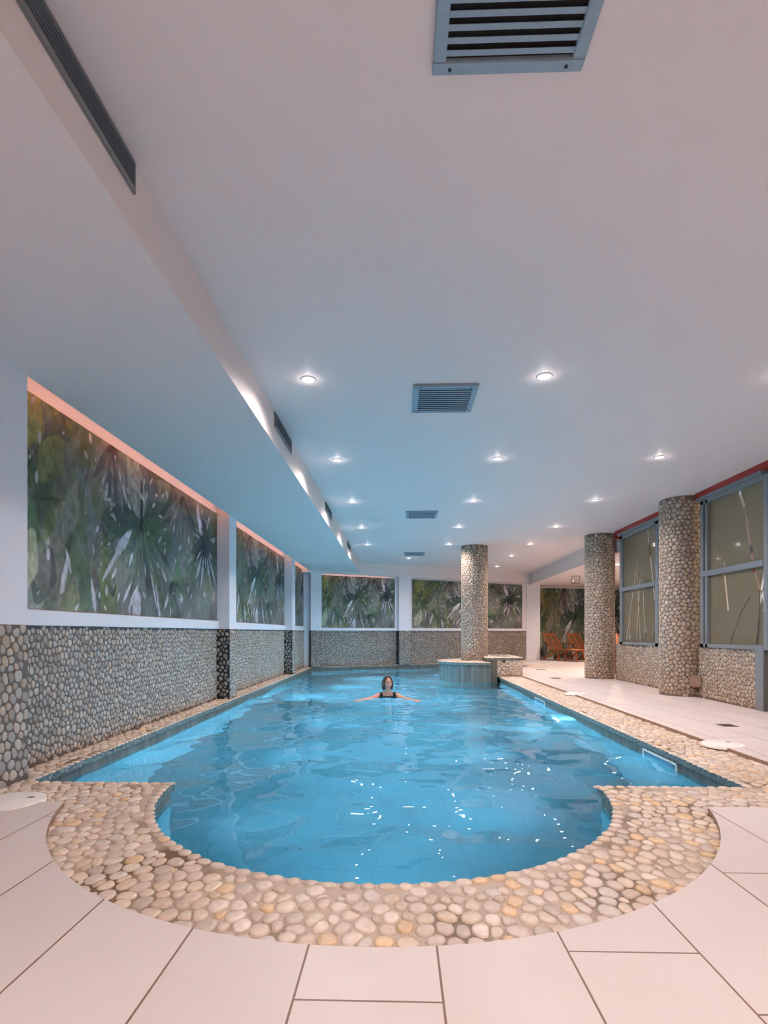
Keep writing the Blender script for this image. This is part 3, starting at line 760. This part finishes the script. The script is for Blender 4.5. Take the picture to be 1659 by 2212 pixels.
    fan(3.0, 1.5, -2.6, -.5, 16, .4, .9, [taupe, slate, L_(120, 112, 90), deep], .07)
    fan(3.72, 1.05, 0, 2*PI, 22, .3, .68, [purp, L_(42, 50, 58), slate, deep], .13)
    for i in range(7):
        a = i*2*PI/7+.3; blade(3.72+.2*math.cos(a), 1.05+.2*math.sin(a), a, r.uniform(.12, .26), .032, white, .95, .7, False, .006)
    for a, L in [(-1.2, .6), (-.9, .7), (-1.8, .6), (-2.1, .55)]: blade(3.72+.2*math.cos(a), 1.05+.2*math.sin(a), a, L*.8, .055, white, .9, .9, False, .006)
    fan(1.4, 1.6, -2.3, -.9, 12, .3, .7, [taupe, purp, L_(120, 104, 92)], .08)
    # bold white gaps between leaves
    for x, y, a, L, wd in [(1.2, .28, .85, .5, .05), (1.42, .55, .75, .42, .11), (1.55, .1, .9, .3, .04), (1.65, .02, 1.0, .3, .05), (1.75, -.03, 1.3, .35, .07), (.62, .12, 1.3, .35, .06), (.75, .3, 1.9, .2, .04),
                           (1.1, 0, 1.8, .3, .06), (.1, .2, 1.2, .2, .05), (1.85, -.05, 1.5, .3, .12), (1.7, 1.35, -.5, .35, .07), (1.55, 1.25, -1.1, .2, .05), (2.25, .35, -1.3, .5, .05), (2.12, .5, -1.2, .45, .04), (3.45, 1.5, -1.3, .4, .1)]:
        blade(x, y, a, L, wd, white, .97, .7, False, .006)
    for i in range(75):
        x = r.uniform(1.1, 4.15) if i > 22 else r.uniform(0, 1.2); L = r.uniform(.03, .11)
        blade(x, r.uniform(0, 1.5), r.uniform(.8, 2.4), L, L*r.uniform(.25, .5), white, .9, .7, False, .006)
    g_ = img.mean(2, keepdims=True); img = (img*.72+g_*.28)*(.82+.36*N3)[..., None]*1.02*(.72+.56*vnoise(12, 5))[..., None]
    img = np.clip(img, .005, .9)
    V = np.stack([X/Wm, 0*X, Y/Hm], -1).reshape(-1, 3)
    idx = np.arange(nx*ny).reshape(ny, nx)
    Q = np.stack([idx[:-1, :-1], idx[:-1, 1:], idx[1:, 1:], idx[1:, :-1]], -1).reshape(-1, 4)
    return mesh_from('wall_mural', [(V, Q, None, img.reshape(-1, 3), 0, False)], [M['mural']])
mural_me = mural_art()
def mural(loc, rz, W, H, label):
    o = link('wall_mural', mural_me); o.location = loc; o.rotation_euler = (0, 0, rz); o.scale = (W, 1, H)
    return tag(o, label, 'mural', 'tropical leaf murals around the pool', 'thing')
# mesh faces -y; on the left wall it is turned to face +x
mural((XW+.008, 3.51, 1.125), PI/2, 4.23, 1.565, 'largest tropical leaf mural on the left wall nearest the viewer')
mural((XW+.008, 8.09, 1.125), PI/2, 4.24, 1.565, 'tropical leaf mural in the middle bay of the left wall')
mural((XW+.008, 12.71, 1.125), PI/2, 2.1, 1.565, 'narrow tropical leaf mural in the left wall corner bay')
fp = lambda s, d: (FA[0]+s*math.cos(ALPHA)+d*math.sin(ALPHA), FA[1]+s*math.sin(ALPHA)-d*math.cos(ALPHA))
x, y = fp(.30, .006); mural((x, y, 1.085), ALPHA, 2.36, 1.5, 'far wall leaf mural left of the white pilaster')
x, y = fp(3.26, .006); mural((x, y, 1.085), ALPHA, 4.30, 1.5, 'far wall leaf mural partly hidden behind the island column')
o = mural((4.84+.002, 19.1+.34*.3-.008, .03), BA, 3.7, 2.52, 'warm-lit floor-to-ceiling leaf mural behind the wooden deck chairs')

# warm strips hidden in the slots over the murals
def led(y0, y1, label):
    o = MB().box((XP-.05, y0, 2.775), (XP-.035, y1, 2.79), .002).build('light_strip', M['led'])
    tag(o, label, 'light strip', 'warm strips over the murals', 'thing')
led(3.55, 7.7, 'warm light strip in the slot above the nearest left wall mural')
led(8.12, 12.3, 'warm light strip in the slot above the middle left wall mural')
led(12.74, 15.0, 'warm light strip in the slot above the corner left wall mural')
o = MB().box((.4, -.145, 2.645), (2.5, -.135, 2.655), .002).build('light_strip', M['led'], loc=(FA[0], FA[1], 0), rz=ALPHA)
tag(o, 'warm light strip under the beam above the far left mural', 'light strip', 'warm strips over the murals', 'thing')

# ------------------------------------------------------------------ ceiling downlights
def lamp(name, kind, loc, energy, color, parent=None, **kw):
    l = bpy.data.lights.new(name, kind); l.energy = energy; l.color = color
    for k, v in kw.items(): setattr(l, k, v)
    o = bpy.data.objects.new(name, l); COL.objects.link(o); o.location = loc
    if parent: o.parent = parent
    return o
WARM = (1., .80, .66); COOL = (1., .85, .825)
dl = empty('downlight', (0, 0, 0))
m = MB(); m.lathe([(.040, .0), (.042, -.006), (.058, -.006), (.060, -.002), (.060, .001), (.040, .001)], 28); m.build('trim_ring', M['trim_white'], dl)
MB().cyl((0, 0, -.0015), .041, .003, 28).build('lens', M['lens'], dl)
lamp('spot_beam', 'SPOT', (0, 0, -.03), 113, COOL, dl, spot_size=2.75, spot_blend=1., shadow_soft_size=.035)
lamp('lens_spill', 'POINT', (0, 0, -.045), .45, COOL, dl, shadow_soft_size=.02)
ROWS = [(4.23, 'nearest the viewer'), (6.22, 'in the second row from the viewer'), (8.22, 'in the third row from the viewer'), (10.25, 'in the fourth row from the viewer'), (12.25, 'in the fifth row from the viewer')]
first = True; GL = 'round ceiling downlights'
def put(x, y, label, z=ZC, src=dl):
    global first
    o = src if first and src is dl else copy_tree(src)
    if src is dl: first = False
    o.location = (x, y, z); tag(o, label, 'ceiling light', GL, 'thing'); return o
for y, nm in ROWS:
    put(-.725, y, 'lit downlight beside the dropped soffit, '+nm)
for y, nm in ROWS:
    put(1.145, y, 'lit downlight over the pool right of the vents, '+nm)
for y, nm in ROWS:
    put(3.0, y, 'lit downlight over the right deck, '+nm)
put(.265, 14.53, 'lit downlight just beyond the farthest square ceiling vent')
put(2.97, 14.15, 'lit downlight over far deck, second smallest right of the island column')
put(3.0, 16.4, 'smallest lit downlight near the far beam right of the island column')
put(-.725, .2, 'added downlight brightening the near floor, out of frame left'); put(1.145, .2, 'added downlight brightening the near floor, out of frame middle'); put(3.0, .2, 'added downlight brightening the near floor, out of frame right')  # row added out of view to brighten the foreground tiles
for x_ in (-.725, 1.145, 3.0): put(x_, -1.8, 'added downlight behind the viewer, brightening the near floor')  # second added row, lights the foreground from behind the camera
LOUNGE = [put(5.29, 13.05, 'lit downlight in the low lounge ceiling beside the glazed partition', 2.59),
    put(6.9, 13.05, 'added downlight in the low lounge ceiling out of sight', 2.59), put(6.2, 16.9, 'added unseen downlight in the low lounge ceiling above the deck chairs', 2.59)]  # two unseen downlights added to light the lounge and its mural
for o in LOUNGE:
    for ch in o.children:
        if ch.type == 'LIGHT' and ch.data.type == 'SPOT': ch.data = ch.data.copy(); ch.data.energy *= 2.3; ch.data.color = WARM

# emergency light panel in the lounge
e = empty('emergency_light', (5.12, 15.6, 2.59)); tag(e, 'clear square emergency light panel hanging from the lounge ceiling', 'emergency light', kind='thing')
m = MB()
for a, b in [((-.12, -.005, -.23), (-.108, .005, 0)), ((.108, -.005, -.23), (.12, .005, 0)), ((-.12, -.005, -.012), (.12, .005, 0)), ((-.12, -.005, -.23), (.12, .005, -.218))]: m.box(a, b)
m.build('panel_frame', M['frame'], e)
MB().box((-.108, -.002, -.218), (.108, .002, -.012)).build('panel', M['acrylic'], e)
MB().sphere((-.07, -.008, -.145), .012).build('pilot_lamp', M['dot'], e)

# ------------------------------------------------------------------ ceiling vents
vent0 = empty('ceiling_vent', (0, 0, ZC)); S = .265
m = MB(); zb = -.02
for a, b in [((-S, -S), (S, -S+.045)), ((-S, S-.045), (S, S)), ((-S, -S+.045), (-S+.045, S-.045)), ((S-.045, -S+.045), (S, S-.045))]:
    m.box((*a, zb), (*b, 0), .003)
m.build('vent_frame', M['vent'], vent0)
MB().box((-S+.04, -S+.04, -.003), (S-.04, S-.04, -.001)).build('duct_shade', M['black'], vent0)  # black sheet painted as the duct's dark depth; the ceiling has no hole
m = MB()
for i in range(11):
    y = -S+.07+i*.039
    m.bar((-S+.045, y, -.014), (S-.045, y, -.014), .019, .002, bev=0)
m.build('louvres', M['vent'], vent0)
for sx in (-1, 1):
    for sy in (-1, 1): MB().cyl((sx*(S-.06), sy*(S-.022), zb-.001), .006, .004, 12).build('screw', M['screw'], vent0)
for i, (y, lb) in enumerate([(1.655, 'largest square louvred ceiling vent cut by the top of the photo'), (4.60, 'square louvred ceiling vent between the two nearest downlights'), (9.11, 'square ceiling vent in line beyond the third row of downlights'), (13.67, 'farthest small square ceiling vent beside the island column')]):
    o = vent0 if i == 0 else copy_tree(vent0)
    o.location = (.385, y, ZC); tag(o, lb, 'vent', 'square ceiling vents in line', 'thing')
# slot grilles on the face of the soffit beam
g0 = empty('air_grille', (XB, 0, 0)); L, Hg = .75, .125
m = MB()
for a, b in [((0, -.012), (L, 0)), ((0, Hg-.012), (L, Hg)), ((0, 0), (.012, Hg)), ((L-.012, 0), (L, Hg))]: m.box((0, a[0], a[1]), (.012, b[0], b[1]+(.012 if a[1] < 0 else 0)), .002)
m.build('grille_frame', M['grille'], g0)
MB().box((.0005, .005, .002), (.002, L-.005, Hg-.004)).build('grille_shade', M['black'], g0)  # black sheet painted as the unlit depth behind the fins
m = MB()
for i in range(6): m.box((.003, .01, .014+i*.0175), (.011, L-.01, .0185+i*.0175))
m.build('fins', M['fin'], g0)
for i, (y, lb) in enumerate([(1.505, 'longest-looking dark slot grille on the soffit beam at top left'), (4.83, 'slot grille on the soffit beam below the nearest left downlight'), (8.17, 'slot grille on the soffit beam, third from the viewer'), (11.65, 'farthest tiny slot grille on the soffit beam')]):
    o = g0 if i == 0 else copy_tree(g0)
    o.location = (XB+.0, y, 2.84); tag(o, lb, 'grille', 'slot grilles along the soffit beam', 'thing')

# ------------------------------------------------------------------ pool fittings
sk0 = empty('skimmer', (2.219, 4.6, -.15))
m = MB(); L, H2 = .30, .055
for a, b in [((-L, H2-.022), (L, H2)), ((-L, -H2), (L, -H2+.018)), ((-L, -H2), (-L+.022, H2)), ((L-.022, -H2), (L, H2))]: m.box((-.012, a[0], a[1]), (0, b[0], b[1]), .003)
m.build('face_plate', M['white_plastic'], sk0)
MB().box((-.004, -L+.02, -H2+.016), (-.001, L-.02, H2-.02)).build('weir_flap', plain('weir_blue', (96, 140, 158), .3), sk0)
for i in range(7): MB().box((-.0135, -L+.012+i*.096-.003, H2-.014), (-.011, -L+.012+i*.096+.003, H2-.006), .001).build('screw', M['screw'], sk0)
tag(sk0, 'white skimmer plate with dark screws in the right pool wall near the viewer', 'skimmer', 'pool wall skimmers', 'thing')
o = copy_tree(sk0); o.location = (2.219, 8.45, -.15); tag(o, 'small distant white skimmer plate in the right pool wall', 'skimmer', 'pool wall skimmers', 'thing')
pl = empty('pool_light', (2.215, 7.55, -.92)); tag(pl, 'bright round underwater lamp glowing on the right pool wall', 'pool light', kind='thing')
m = MB()
m.lathe([(.125, .0), (.125, .016), (.155, .012), (.158, 0)], 32); o = m.build('bezel', M['white_plastic'], pl); o.rotation_euler = (0, -PI/2, 0)
o = MB().sphere((0, 0, .004), (.126, .126, .02)).build('lens', M['lens2'], pl); o.rotation_euler = (0, -PI/2, 0)
PB = (.55, .79, 1.)
def pool_fill(loc, e, rz, cone=1.75, tilt=.3):  # added spots without fixtures, fill the pool with light from its walls
    lamp('underwater_fill', 'SPOT', loc, e, PB, None, spot_size=cone, spot_blend=1., shadow_soft_size=0.).rotation_euler = (PI/2+tilt, 0, rz)
PE = 520
for y, k in ((4.2, .6), (6.0, .8), (8.0, 1.2), (10.0, 1.8), (12.0, 2.2), (14.0, 1.6)): pool_fill((-2.40, y, -.85), PE*k, -PI/2)
lamp('underwater_fill', 'POINT', (1.95, 7.55, -.80), 12, (.7, .88, 1), None, shadow_soft_size=0.)  # added point light, makes the halo on the wall around pool_light
for y, k in ((4.6, .9), (6.2, 1.), (7.55, 1.3), (9.4, 1.8)): pool_fill((2.17, y, -.85), PE*k, PI/2)  # added fill; only the spot beside pool_light has a fixture
pool_fill((-2.3, 9.0, -.8), PE*2.6, -.35, 1.4, .12); pool_fill((2.0, 9.0, -.8), PE*1.2, .75, 1.4, .12)
pool_fill((-1.6, 3.50, -.8), PE*.5, 0, 1.5); pool_fill((1.4, 3.50, -.8), PE*.5, 0, 1.5); pool_fill((-.1, 2.12, -.8), PE*.5, 0, 1.5, .15)
pool_fill((-1.2, fary(-1.2)-.2, -.8), PE*1.8, PI+ALPHA); pool_fill((.9, fary(.9)-.2, -.8), PE*1.4, PI+ALPHA)

# round covers and drains in the deck
def cover(x, y, r, label):
    c = empty('skimmer_cover', (x, y, 0))
    MB().lathe([(0, .006), (r-.012, .006), (r-.003, .003), (r, -.02)], 40).build('lid', M['white_plastic'], c)
    m = MB(); m.sphere((.45*r, .35*r, .0065), (.024, .012, .002), 14, 8); m.build('finger_hole', M['drain'], c)
    tag(c, label, 'cover', 'round white skimmer covers', 'thing')
cover(2.76, 4.61, .165, 'round white skimmer cover on the right pool edge near the skimmer plate')
cover(2.76, 8.38, .165, 'small distant round white skimmer cover on the right deck edge')
cover(-2.19, 2.93, .18, 'round white skimmer cover in the left corner by the pebble wall')
def drain(x, y, s, label, rz=0):
    c = empty('floor_drain', (x, y, 0), rz); m = MB()
    for a, b in [((-s, -s), (s, -s+.012)), ((-s, s-.012), (s, s)), ((-s, -s), (-s+.012, s)), ((s-.012, -s), (s, s))]: m.box((*a, 0), (*b, .004))
    m.build('drain_frame', M['drain'], c)
    m = MB(); n = 7
    for i in range(n): q = -s+.02+i*(2*s-.04)/(n-1); m.box((q-.004, -s+.012, .0008), (q+.004, s-.012, .0034))
    m.box((-s+.01, -s+.01, .0002), (s-.01, s-.01, .0008), mi=1); m.build('grate', [M['drain'], M['screw']], c)
    tag(c, label, 'drain', 'square floor drains', 'thing')
drain(3.345, 5.53, .075, 'square metal floor drain on the near right deck by the round cover')
drain(3.25, 11.13, .09, 'square floor drain on the deck left of the middle column')
drain(3.62, 13.75, .11, 'small dark drain slot on the deck before the plunge pool')
# stone-faced box at the foot of the near column
jb = MB(); jb.box((-.075, -.075, 0), (.075, .02, .17), .018); o = jb.build('junction_box', plain('terracotta_stone', (150, 122, 102), .7, nscale=18, namt=.35), loc=(4.34, 7.915, .15), rz=-.5)
tag(o, 'small square tan stone box at the foot of the near pebble column', 'box', kind='thing')

# ------------------------------------------------------------------ deck chairs
def deck_chair(loc, rz, label):
    c = empty('deck_chair', loc, rz); hw = .27
    tag(c, label, 'deck chair', 'wooden deck chairs in the lounge', 'thing')
    A, B = Vector((-.20, 0, .34)), Vector((-.56, 0, .92))
    up = (1, 0, .6)
    bk = MB()
    for s in (-1, 1): bk.bar((A.x, s*hw, A.z), (B.x, s*hw, B.z), .05, .03, up=up)
    bk.bar((A.x, -hw, A.z), (A.x, hw, A.z), .03, .05); bk.bar((B.x+.02, -hw, B.z-.03), (B.x+.02, hw, B.z-.03), .03, .06)
    bk.bar((A.x, 0, A.z), (B.x, 0, B.z), .045, .022, up=up)
    back = bk.build('backrest', M['wood'], c)
    pn = MB(); pn.bar((A.x-.005, 0, A.z+.02), (B.x+.01, 0, B.z-.03), 2*hw-.05, .012, up=up); pn.build('woven_back', M['weave'], back)
    st = MB()
    for s in (-1, 1): st.bar((-.24, s*hw, .35), (.32, s*hw, .38), .035, .045)
    st.bar((.31, -hw, .38), (.31, hw, .38), .04, .04); seat = st.build('seat', M['wood'], c)
    pn = MB(); pn.bar((-.2, 0, .365), (.29, 0, .39), 2*hw-.03, .012); pn.build('woven_seat', M['weave2'], seat)
    for s in (-1, 1):
        MB().bar((-.48, s*(hw+.03), .56), (.12, s*(hw+.03), .60), .06, .025, bev=.008).build('armrest', M['wood'], c)
        MB().bar((.06, s*(hw+.03), .60), (.22, s*(hw+.03), .0), .03, .05, up=(1, 0, 0)).build('leg', M['wood'], c)
        MB().bar((.12, s*(hw+.01), .38), (-.58, s*(hw+.01), .0), .03, .05).build('leg', M['wood'], c)
    fr = MB()
    for s in (-1, 1): fr.bar((.34, s*hw, .38), (1.0, s*hw, .36), .035, .04)
    for x in (.36, .98): fr.bar((x, -hw, .37), (x, hw, .37), .04, .035)
    f = fr.build('footrest', M['wood'], c)
    pn = MB(); pn.bar((.38, 0, .385), (.97, 0, .37), 2*hw-.03, .012); pn.build('woven_top', M['weave2'], f)
    for x, xx in ((.45, .41), (.86, .92)):
        for s in (-1, 1): MB().bar((x, s*hw, .36), (xx, s*hw, 0), .045, .03, up=(1, 0, 0)).build('leg', M['wood'], c)
    for s in (-1, 1): MB().bar((.43, s*hw, .09), (.9, s*hw, .09), .02, .03).build('stretcher', M['wood'], c)
    return c
deck_chair((5.46, 18.10, 0), math.radians(-60), 'wooden deck chair with footrest nearest the white pier')
deck_chair((6.32, 18.25, 0), math.radians(-60), 'wooden deck chair half hidden behind the middle pebble column')
deck_chair((5.36, 12.55, 0), math.radians(-112), 'wooden deck chair peeking out between column and glazed partition')

# ------------------------------------------------------------------ swimmer
skin = NT('skin'); f = skin.noise(14, 4)
skin.set(skin.mix(f, lin(186, 124, 100), lin(210, 150, 124)), .42); skin.b.inputs['Subsurface Weight'].default_value = .08
M['skin'] = skin.m
M['hair'] = plain('brown_hair', (74, 42, 26), .4, nscale=40, namt=.4)
M['suit'] = plain('black_swimsuit', (14, 15, 20), .35)
def swimmer():
    per = empty('person', (-.19, 9.1, WATER))
    tag(per, 'woman with brown hair in black swimsuit swimming with arms spread', 'person', kind='thing')
    b = MB()
    def limb(pts, rads, seg=14):
        b.tube(pts, rads, seg)
        for p, r in zip(pts, rads): b.sphere(p, r*.995, 14, 9)
    for s in (-1, 1):
        limb([(s*.075, .48, -.42), (s*.06, .28, -.27), (s*.075, .10, -.12), (s*.075, .04, -.045)], [.105, .085, .10, .075])
        limb([(s*.04, .03, .045), (s*.115, .02, .022), (s*.168, -.005, .006)], [.045, .056, .055])
        limb([(s*.168, -.005, .006), (s*.23, -.12, -.006), (s*.295, -.24, -.014), (s*.37, -.37, -.012), (s*.435, -.48, -.004)], [.053, .045, .037, .034, .023])
        limb([(s*.085, .48, -.44), (s*.12, .68, -.52), (s*.14, .88, -.57), (s*.15, 1.05, -.56), (s*.16, 1.26, -.52), (s*.165, 1.40, -.50)], [.10, .082, .058, .054, .036, .03])
        # hand: palm, four fingers, thumb
        w = Vector((s*.435, -.48, 0)); d = Vector((s*.5, -.86, 0)).normalized(); n = Vector((-d.y, d.x, 0))*(1 if s > 0 else -1)
        for k in (-1, 0, 1): limb([w+d*.0+n*k*.010, w+d*.05+n*k*.022, w+d*.085+n*k*.027], [.015, .015, .013], 10)
        for k, L in zip((-1.5, -.5, .5, 1.5), (.062, .076, .082, .070)):
            p = w+d*.085+n*k*.021; q = p+d*L*.55+n*k*.006+Vector((0, 0, .004)); e = p+d*L+n*k*.009-Vector((0, 0, .004))
            limb([p, q, e], [.0095, .0088, .0072], 8)
        ti = 1
        p = w+d*.03+n*ti*.022; limb([p, p+n*.035+d*.02, p+n*.055+d*.048], [.013, .011, .008], 8)
    limb([(0, .03, .0), (0, .012, .06), (0, -.005, .14), (0, -.015, .20)], [.066, .050, .047, .05])
    # head
    hc = Vector((0, -.035, .232)); RZ = Matrix.Rotation(math.radians(17), 4, 'Z') @ Matrix.Rotation(math.radians(-4), 4, 'X')
    q = bmesh.ops.create_uvsphere(b.bm, u_segments=40, v_segments=28, radius=1)
    for v in q['verts']:
        d = v.co.normalized(); x, y, z = d
        fx = 1-.30*max(0, -z-.1)**1.2 if z < -.1 else 1
        p = Vector((x*.070*fx, y*.086, z*.112))
        if y > 0: p.y *= 1.08; 
        if z < -.3 and y > 0: p.y *= 1-.5*(-z-.3)
        if y < 0:
            g = lambda cx, cz, sx, sz: math.exp(-((p.x-cx)/sx)**2-((p.z-cz)/sz)**2)
            p.y -= .012*g(0, -.020, .010, .026)+.012*g(0, -.034, .012, .012)
            p.y += .008*(g(.029, .008, .016, .010)+g(-.029, .008, .016, .010))
            p.y -= .004*(g(.034, -.028, .02, .02)+g(-.034, -.028, .02, .02))
            p.y -= .008*g(0, -.092, .022, .018); p.y -= .004*g(0, -.058, .022, .012)
        v.co = (Matrix.Translation(hc) @ RZ) @ p
    for s in (-1, 1): b.sphere(hc+(RZ @ Vector((s*.071, .01, -.01))), (.008, .018, .03), 12, 8)
    bmesh.ops.recalc_face_normals(b.bm, faces=b.bm.faces)
    me = bpy.data.meshes.new('body_raw'); b.bm.to_mesh(me); b.bm.free()
    o = link('body_raw', me)
    md = o.modifiers.new('r', 'REMESH'); md.mode = 'VOXEL'; md.voxel_size = .0055; md.use_smooth_shade = True
    sm = o.modifiers.new('s', 'SMOOTH'); sm.factor = .5; sm.iterations = 3
    dg = bpy.context.evaluated_depsgraph_get()
    bme = bpy.data.meshes.new_from_object(o.evaluated_get(dg)); bme.name = 'body'
    bpy.data.objects.remove(o)
    bme.materials.clear(); bme.materials.append(M['skin'])
    for p in bme.polygons: p.use_smooth = True
    body = link('body', bme, per)
    # swimsuit: the covered part of the body, a little outside the skin
    bm = bmesh.new(); bm.from_mesh(bme); bm.normal_update()
    kill = []
    for fc in bm.faces:
        c = fc.calc_center_median(); ax = abs(c.x)
        torso = ax < .155 and c.y < .62 and c.z < (.012 if c.y < .05 else .0) and c.y > -.16
        strap = .085 < ax < .142 and c.z < .08 and c.y > -.14 and c.y < .25
        if not (torso or strap): kill.append(fc)
    bmesh.ops.delete(bm, geom=kill, context='FACES')
    for v in bm.verts: v.co += v.normal*.0045
    sme = bpy.data.meshes.new('swimsuit'); bm.to_mesh(sme); bm.free(); sme.materials.clear(); sme.materials.append(M['suit'])
    link('swimsuit', sme, body)
    HM = Matrix.Translation(hc) @ RZ
    def onface(name, mb_, mat):
        mb_.bm.transform(HM); return mb_.build(name, mat, body)
    wht, iris, dark = plain('eye_white', (225, 220, 214), .3), plain('iris_dark', (40, 26, 20), .2), plain('brow_dark', (52, 30, 22), .6)
    lip = plain('lips', (176, 84, 78), .4)
    for s in (-1, 1):
        m = MB(); m.sphere((s*.028, -.0745, .008), (.0125, .007, .0065), 14, 10); onface('eye', m, wht)
        m = MB(); m.sphere((s*.028+.001, -.0795, .008), (.0062, .004, .0062), 12, 8); onface('iris', m, iris)
        m = MB(); m.tube([(s*.012, -.0835, .024), (s*.028, -.0815, .029), (s*.044, -.069, .025)], [.0028, .0034, .0016], 8); m.tube([(s*.015, -.0805, .0150), (s*.028, -.082, .0165), (s*.042, -.0725, .013)], [.0012, .0024, .0018], 8); onface('eyebrow', m, dark)
    m = MB(); m.tube([(-.024, -.0785, -.050), (-.012, -.0865, -.0545), (0, -.0885, -.0545), (.012, -.0865, -.0545), (.024, -.0785, -.050)], [.0012, .0034, .0034, .0034, .0012], 8)
    m.tube([(-.023, -.0785, -.052), (-.012, -.0855, -.0635), (0, -.0875, -.066), (.012, -.0855, -.0635), (.023, -.0785, -.052)], [.0012, .0038, .0044, .0038, .0012], 8); onface('lips', m, lip)
    m = MB(); m.sphere((0, -.0845, -.0595), (.016, .004, .004), 14, 8); onface('teeth', m, plain('teeth', (236, 230, 222), .3))
    # hair: cap plus locks falling to the shoulders
    h = MB(); q = bmesh.ops.create_uvsphere(h.bm, u_segments=36, v_segments=24, radius=1)
    dl_ = []
    for v in q['verts']:
        d = v.co.normalized(); v.co = Vector((d.x*.077, d.y*.100+.010, d.z*.122+.002))
        if d.y < -.12 and d.z < .86-.25*abs(d.x): dl_.append(v)
        elif d.z < -.55: dl_.append(v)
    bmesh.ops.delete(h.bm, geom=dl_, context='VERTS')
    bmesh.ops.solidify(h.bm, geom=h.bm.faces[:], thickness=-.008)
    r = random.Random(3)
    for s in (-1, 1):
        for i in range(9):
            a = i/8; y = -.062+.15*a; sp = .006*r.uniform(-1, 1)
            zl = -.105-.02*r.random()+.01*(s < 0)
            h.tube([(s*.012, -.055+.08*a, .118-.02*a), (s*(.048+.012*a), -.052+.10*a, .080), (s*(.070+.004*a), y+.018, .02), (s*(.074+sp), y+.020, -.05), (s*(.068+sp), y+.022, zl)], [.008, .012, .010, .009, .003], 8)
    for i in range(9):
        x = -.06+.015*i; h.tube([(x*.5, .08, .09), (x, .108, .02), (x*1.05, .10, -.06), (x, .085, -.115-.02*r.random())], [.012, .018, .017, .005], 8)
    for v in h.bm.verts: v.co = HM @ v.co
    bmesh.ops.recalc_face_normals(h.bm, faces=h.bm.faces)
    me = bpy.data.meshes.new('hair_raw'); h.bm.to_mesh(me); h.bm.free(); o = link('hair_raw', me)
    md = o.modifiers.new('r', 'REMESH'); md.mode = 'VOXEL'; md.voxel_size = .0045; sm = o.modifiers.new('s', 'SMOOTH'); sm.iterations = 2
    dg = bpy.context.evaluated_depsgraph_get(); hme = bpy.data.meshes.new_from_object(o.evaluated_get(dg)); hme.name = 'hair'
    bpy.data.objects.remove(o); hme.materials.clear(); hme.materials.append(M['hair'])
    for p in hme.polygons: p.use_smooth = True
    link('hair', hme, body)
swimmer()

# ------------------------------------------------------------------ added point lights, unseen behind the frosted panes
lamp('back_room_fill', 'POINT', (6.3, 8.3, 2.3), 45, (1, .85, .62), None, shadow_soft_size=.3)
lamp('back_room_fill', 'POINT', (6.3, 6.0, 2.3), 40, (1, .85, .62), None, shadow_soft_size=.3)
